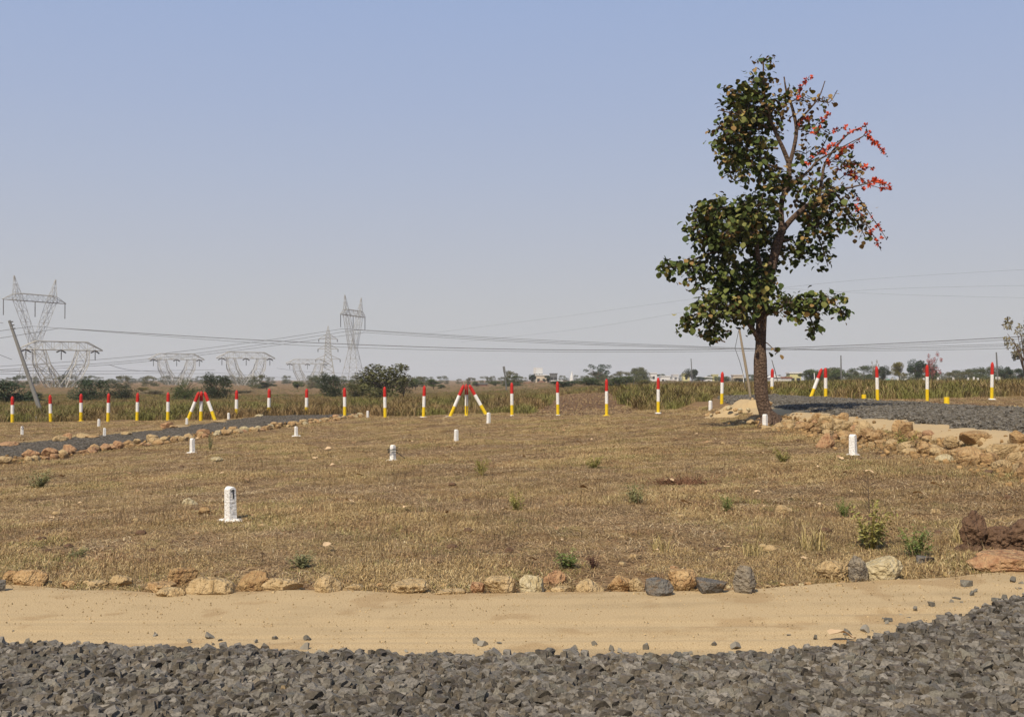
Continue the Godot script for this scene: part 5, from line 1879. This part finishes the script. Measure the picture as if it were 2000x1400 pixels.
	for j in 260:
		var p := Vector3(r.randfn() * 30 * kb, 0, r.randfn() * 16 * kb)
		var v := Vector3(r.randfn(), absf(r.randfn()) * 0.7 + 0.15, r.randfn()).normalized() * r.randf_range(10, 26) * kb
		br.tube([p, p + v * 0.5 + Vector3(0, 2 * kb, 0), p + v], [0.005, 0.004, 0.002], 3)
	solo("dry_brush", br.mesh(false), mat(lin(0.16, 0.085, 0.05), 0.9), b0, 0, "reddish brown heap of dry twigs in the grass", "brush heap")

func weed_mesh(seed_: int) -> ArrayMesh:     # 1 wide, about 1 high, small leaves on branching stems
	var r := RandomNumberGenerator.new()
	r.seed = seed_ * 31
	var mb := MB.new()
	for k in 26:
		var a := r.randf() * TAU
		var tip := Vector3(cos(a) * r.randf_range(0.1, 0.5), r.randf_range(0.35, 0.95), sin(a) * r.randf_range(0.1, 0.5))
		mb.col = Color(1.1, 0.9, 0.7)
		mb.tube([Vector3(tip.x * 0.15, -0.05, tip.z * 0.15), tip * Vector3(0.5, 0.6, 0.5), tip], [0.012, 0.008, 0.004], 3)
		for j in 22:
			var p := (tip * Vector3(0.15, 0, 0.15)).lerp(tip, 0.25 + 0.75 * r.randf()) + Vector3(r.randfn(), r.randfn(), r.randfn()) * 0.05
			var u := Vector3(r.randfn(), r.randfn() * 0.5, r.randfn()).normalized() * 0.045
			var w := u.cross(Vector3(r.randfn(), 1.5, r.randfn())).normalized() * 0.02
			var t := r.randf_range(0.6, 1.4)
			mb.col = Color(t, t, t * 0.9)
			mb.quad(p - u, p + w, p + u, p - w)
	return mb.mesh(false, true)

func field_litter() -> void:
	var r := RandomNumberGenerator.new()
	r.seed = 303
	var shapes := []
	for v in 4:
		var mb := MB.new()
		for i in 6:
			for j in 4:
				var u := i / 5.0
				var w := (j / 3.0 - 0.5) * 0.62 * sin(PI * clampf(u * 0.9 + 0.08, 0, 1))
				mb.add(Vector3(u - 0.5, 0.12 * sin(u * 3.0 + v) + 0.9 * w * w + 0.05 * sin(u * 9 + j + v), w))
		for i in 5:
			for j in 3:
				var o := i * 4 + j
				mb.tri(o, o + 1, o + 4); mb.tri(o + 1, o + 5, o + 4)
		shapes.append(mb.mesh(true))
	var spots := [[1140, 962, 22], [895, 928, 20], [470, 970, 16], [480, 943, 15], [432, 930, 12], [682, 988, 22], [790, 1000, 12], [640, 1078, 26], [735, 1018, 12], [870, 1012, 18], [985, 1005, 16], [1040, 1105, 22], [1150, 1085, 16], [1340, 990, 24], [1298, 948, 14], [1312, 946, 16], [1480, 970, 12], [1795, 975, 26], [1830, 955, 26], [1600, 985, 14], [155, 992, 16], [100, 1020, 14], [290, 975, 14], [120, 935, 20], [1700, 930, 18], [1640, 900, 16], [1200, 880, 14], [1060, 880, 12], [1320, 860, 12], [640, 880, 14], [250, 930, 16], [560, 930, 14], [1555, 940, 16], [1440, 905, 14], [1380, 870, 12], [1100, 845, 10], [700, 850, 10], [880, 880, 12]]
	for k in 60: spots.append([r.randf_range(10, 1990), r.randf_range(850, 1110), r.randf_range(8, 16)])
	var m2 := mat(lin(0.3, 0.19, 0.1), 0.85)
	for s in spots:
		var g := at(s[0], s[1])
		if on_road(g.x, g.z): continue
		var o := solo("dry_leaf", shapes[r.randi() % 4], M.litter if r.randf() < 0.65 else m2, g + Vector3(0, 0.06, 0), r.randf() * TAU, "pale fallen dry leaf curled on the cut grass", "leaf", "fallen dry leaves on the plot")
		if o.material_override == m2: tag(o, "brown fallen dry leaf curled on the cut grass", "leaf", "brown fallen leaves on the plot")
		o.scale = Vector3.ONE * clampf(s[2] * -g.z / F, 0.06, 0.2)
		o.rotation.x = r.randf_range(-0.4, 0.4)
	var gg := at(1645, 1258)
	var big := solo("dry_leaf", shapes[1], M.litter, gg + Vector3(0, 0.05, 0), 0.2, "large pale curled leaf on the gravel's edge", "leaf")
	big.scale = Vector3(0.17, 0.17, 0.17)
	# dark clods in the field
	var cl := [rock_mesh(41, 2, 2, 0.4, Vector3.ONE), rock_mesh(42, 2, 2, 0.4, Vector3.ONE)]
	for k in 46:
		var g := at(r.randf_range(10, 1990), r.randf_range(850, 1110))
		if on_road(g.x, g.z): continue
		var s := r.randf_range(0.05, 0.13)
		var o := solo("earth_clod", cl[k % 2], M.soil if r.randf() < 0.6 else M.tan, g - Vector3(0, s * 0.15, 0), r.randf() * TAU, "", "clod", "clods of earth in the grass")
		o.scale = Vector3(s, s * 0.6, s)
		o.set_meta("label", "dark clod of earth lying in the dry grass" if o.material_override == M.soil else "pale clod of earth lying in the dry grass")

func tall_grass() -> void:
	var r := RandomNumberGenerator.new()
	r.seed = 55
	var xf := []
	var cols := []
	for k in 52000:
		var d := 41.0 * pow(150.0 / 41.0, pow(r.randf(), 0.8))
		var x := r.randf_range(-d * 0.56, d * 0.56)
		var z := -d
		# front edge of the standing grass
		var edge := 50.0 + 1.6 * nz.get_noise_2d(x * 25.0, 10.0)
		if x < -6.0: edge = 53.0 + 2.0 * nz.get_noise_2d(x * 25, 30.0)
		if x > 4.0 and x < 8.2: edge = 44.0 + 1.5 * nz.get_noise_2d(x * 40, 60)
		if x > 0.2 and x < 1.7: edge = 47.0
		if x >= 8.2: edge = 50.0
		if x > 14.0: edge = 42.0 + 2.0 * nz.get_noise_2d(x * 30, 80.0)
		if d < edge: continue
		if bare(x, z) > 0.3: continue
		var p := nz.get_noise_2d(x * 9.0 + 77, z * 9.0)
		if p < -0.28 and r.randf() < 0.6: continue
		var s := r.randf_range(0.6, 1.05) * (0.9 + 0.5 * p) * lerpf(0.9, 0.35, sst(56, 115, d) if x < 8.0 else sst(80, 150, d)) * (0.75 if d < edge + 2.0 else 1.0)
		xf.append(Transform3D(Basis(Vector3.UP, r.randf() * TAU).scaled(Vector3(1.15 + d / 130.0, 1.0, 1.15 + d / 130.0) * s), on_ground(x, z)))
		var green := sst(-0.25, 0.2, nz2.get_noise_2d(x * 12.0, z * 7.0) + 0.12 - 0.2 * sst(62, 95, d))
		var c := Color(0.28, 0.19, 0.09).lerp(Color(0.215, 0.205, 0.065), green)
		if r.randf() < 0.2: c = Color(0.33, 0.24, 0.12)
		if r.randf() < 0.12: c = Color(0.1, 0.075, 0.04)
		cols.append(c)
	stuff("tall_grass", tuft_mesh(21, 26, 0.3, 0.55, 1.05, 0.02, 0.32), M.grass, xf, cols, self, "tall green and tan grass standing beyond the painted posts", "grass")
	# clods of the ploughed lane
	xf = []
	cols = []
	for k in 2600:
		var d := r.randf_range(41.0, 95.0)
		var x := 0.066 * d + r.randfn() * 1.8
		if bare(x, -d) < 0.2: continue
		var s := r.randf_range(0.03, 0.1)
		xf.append(Transform3D(random_basis(r, s), on_ground(x, -d)))
		var t := r.randf_range(0.7, 1.3)
		cols.append(Color(0.16, 0.1, 0.057) * t if r.randf() < 0.75 else Color(0.27, 0.19, 0.1))
	stuff("ploughed_clods", rock_mesh(88, 1, 3, 0.4, Vector3.ONE), M.leaf_plain, xf, cols, self, "clods of brown earth covering the ploughed lane", "clods")
	# scrub further out
	xf = []
	cols = []
	for k in 14000:
		var d := 100.0 * pow(5.0, r.randf())
		var x := r.randf_range(-d * 0.58, d * 0.58)
		var hgt := r.randf_range(0.16, 0.4)
		xf.append(Transform3D(Basis(Vector3.UP, r.randf() * TAU).scaled(Vector3(hgt * 3.5, hgt, hgt * 3.5)), on_ground(x, -d, -0.05)))
		cols.append(Color(0.18, 0.145, 0.07).lerp(Color(0.115, 0.135, 0.05), sst(-0.1, 0.3, nz.get_noise_2d(x * 3, d * 3)) * 0.8 + 0.2 * r.randf()))
	stuff("scrub", crown_mesh(90, 160, "bush"), M.crown, xf, cols, self, "low brown and olive scrub covering the fields behind the tall grass", "scrub")
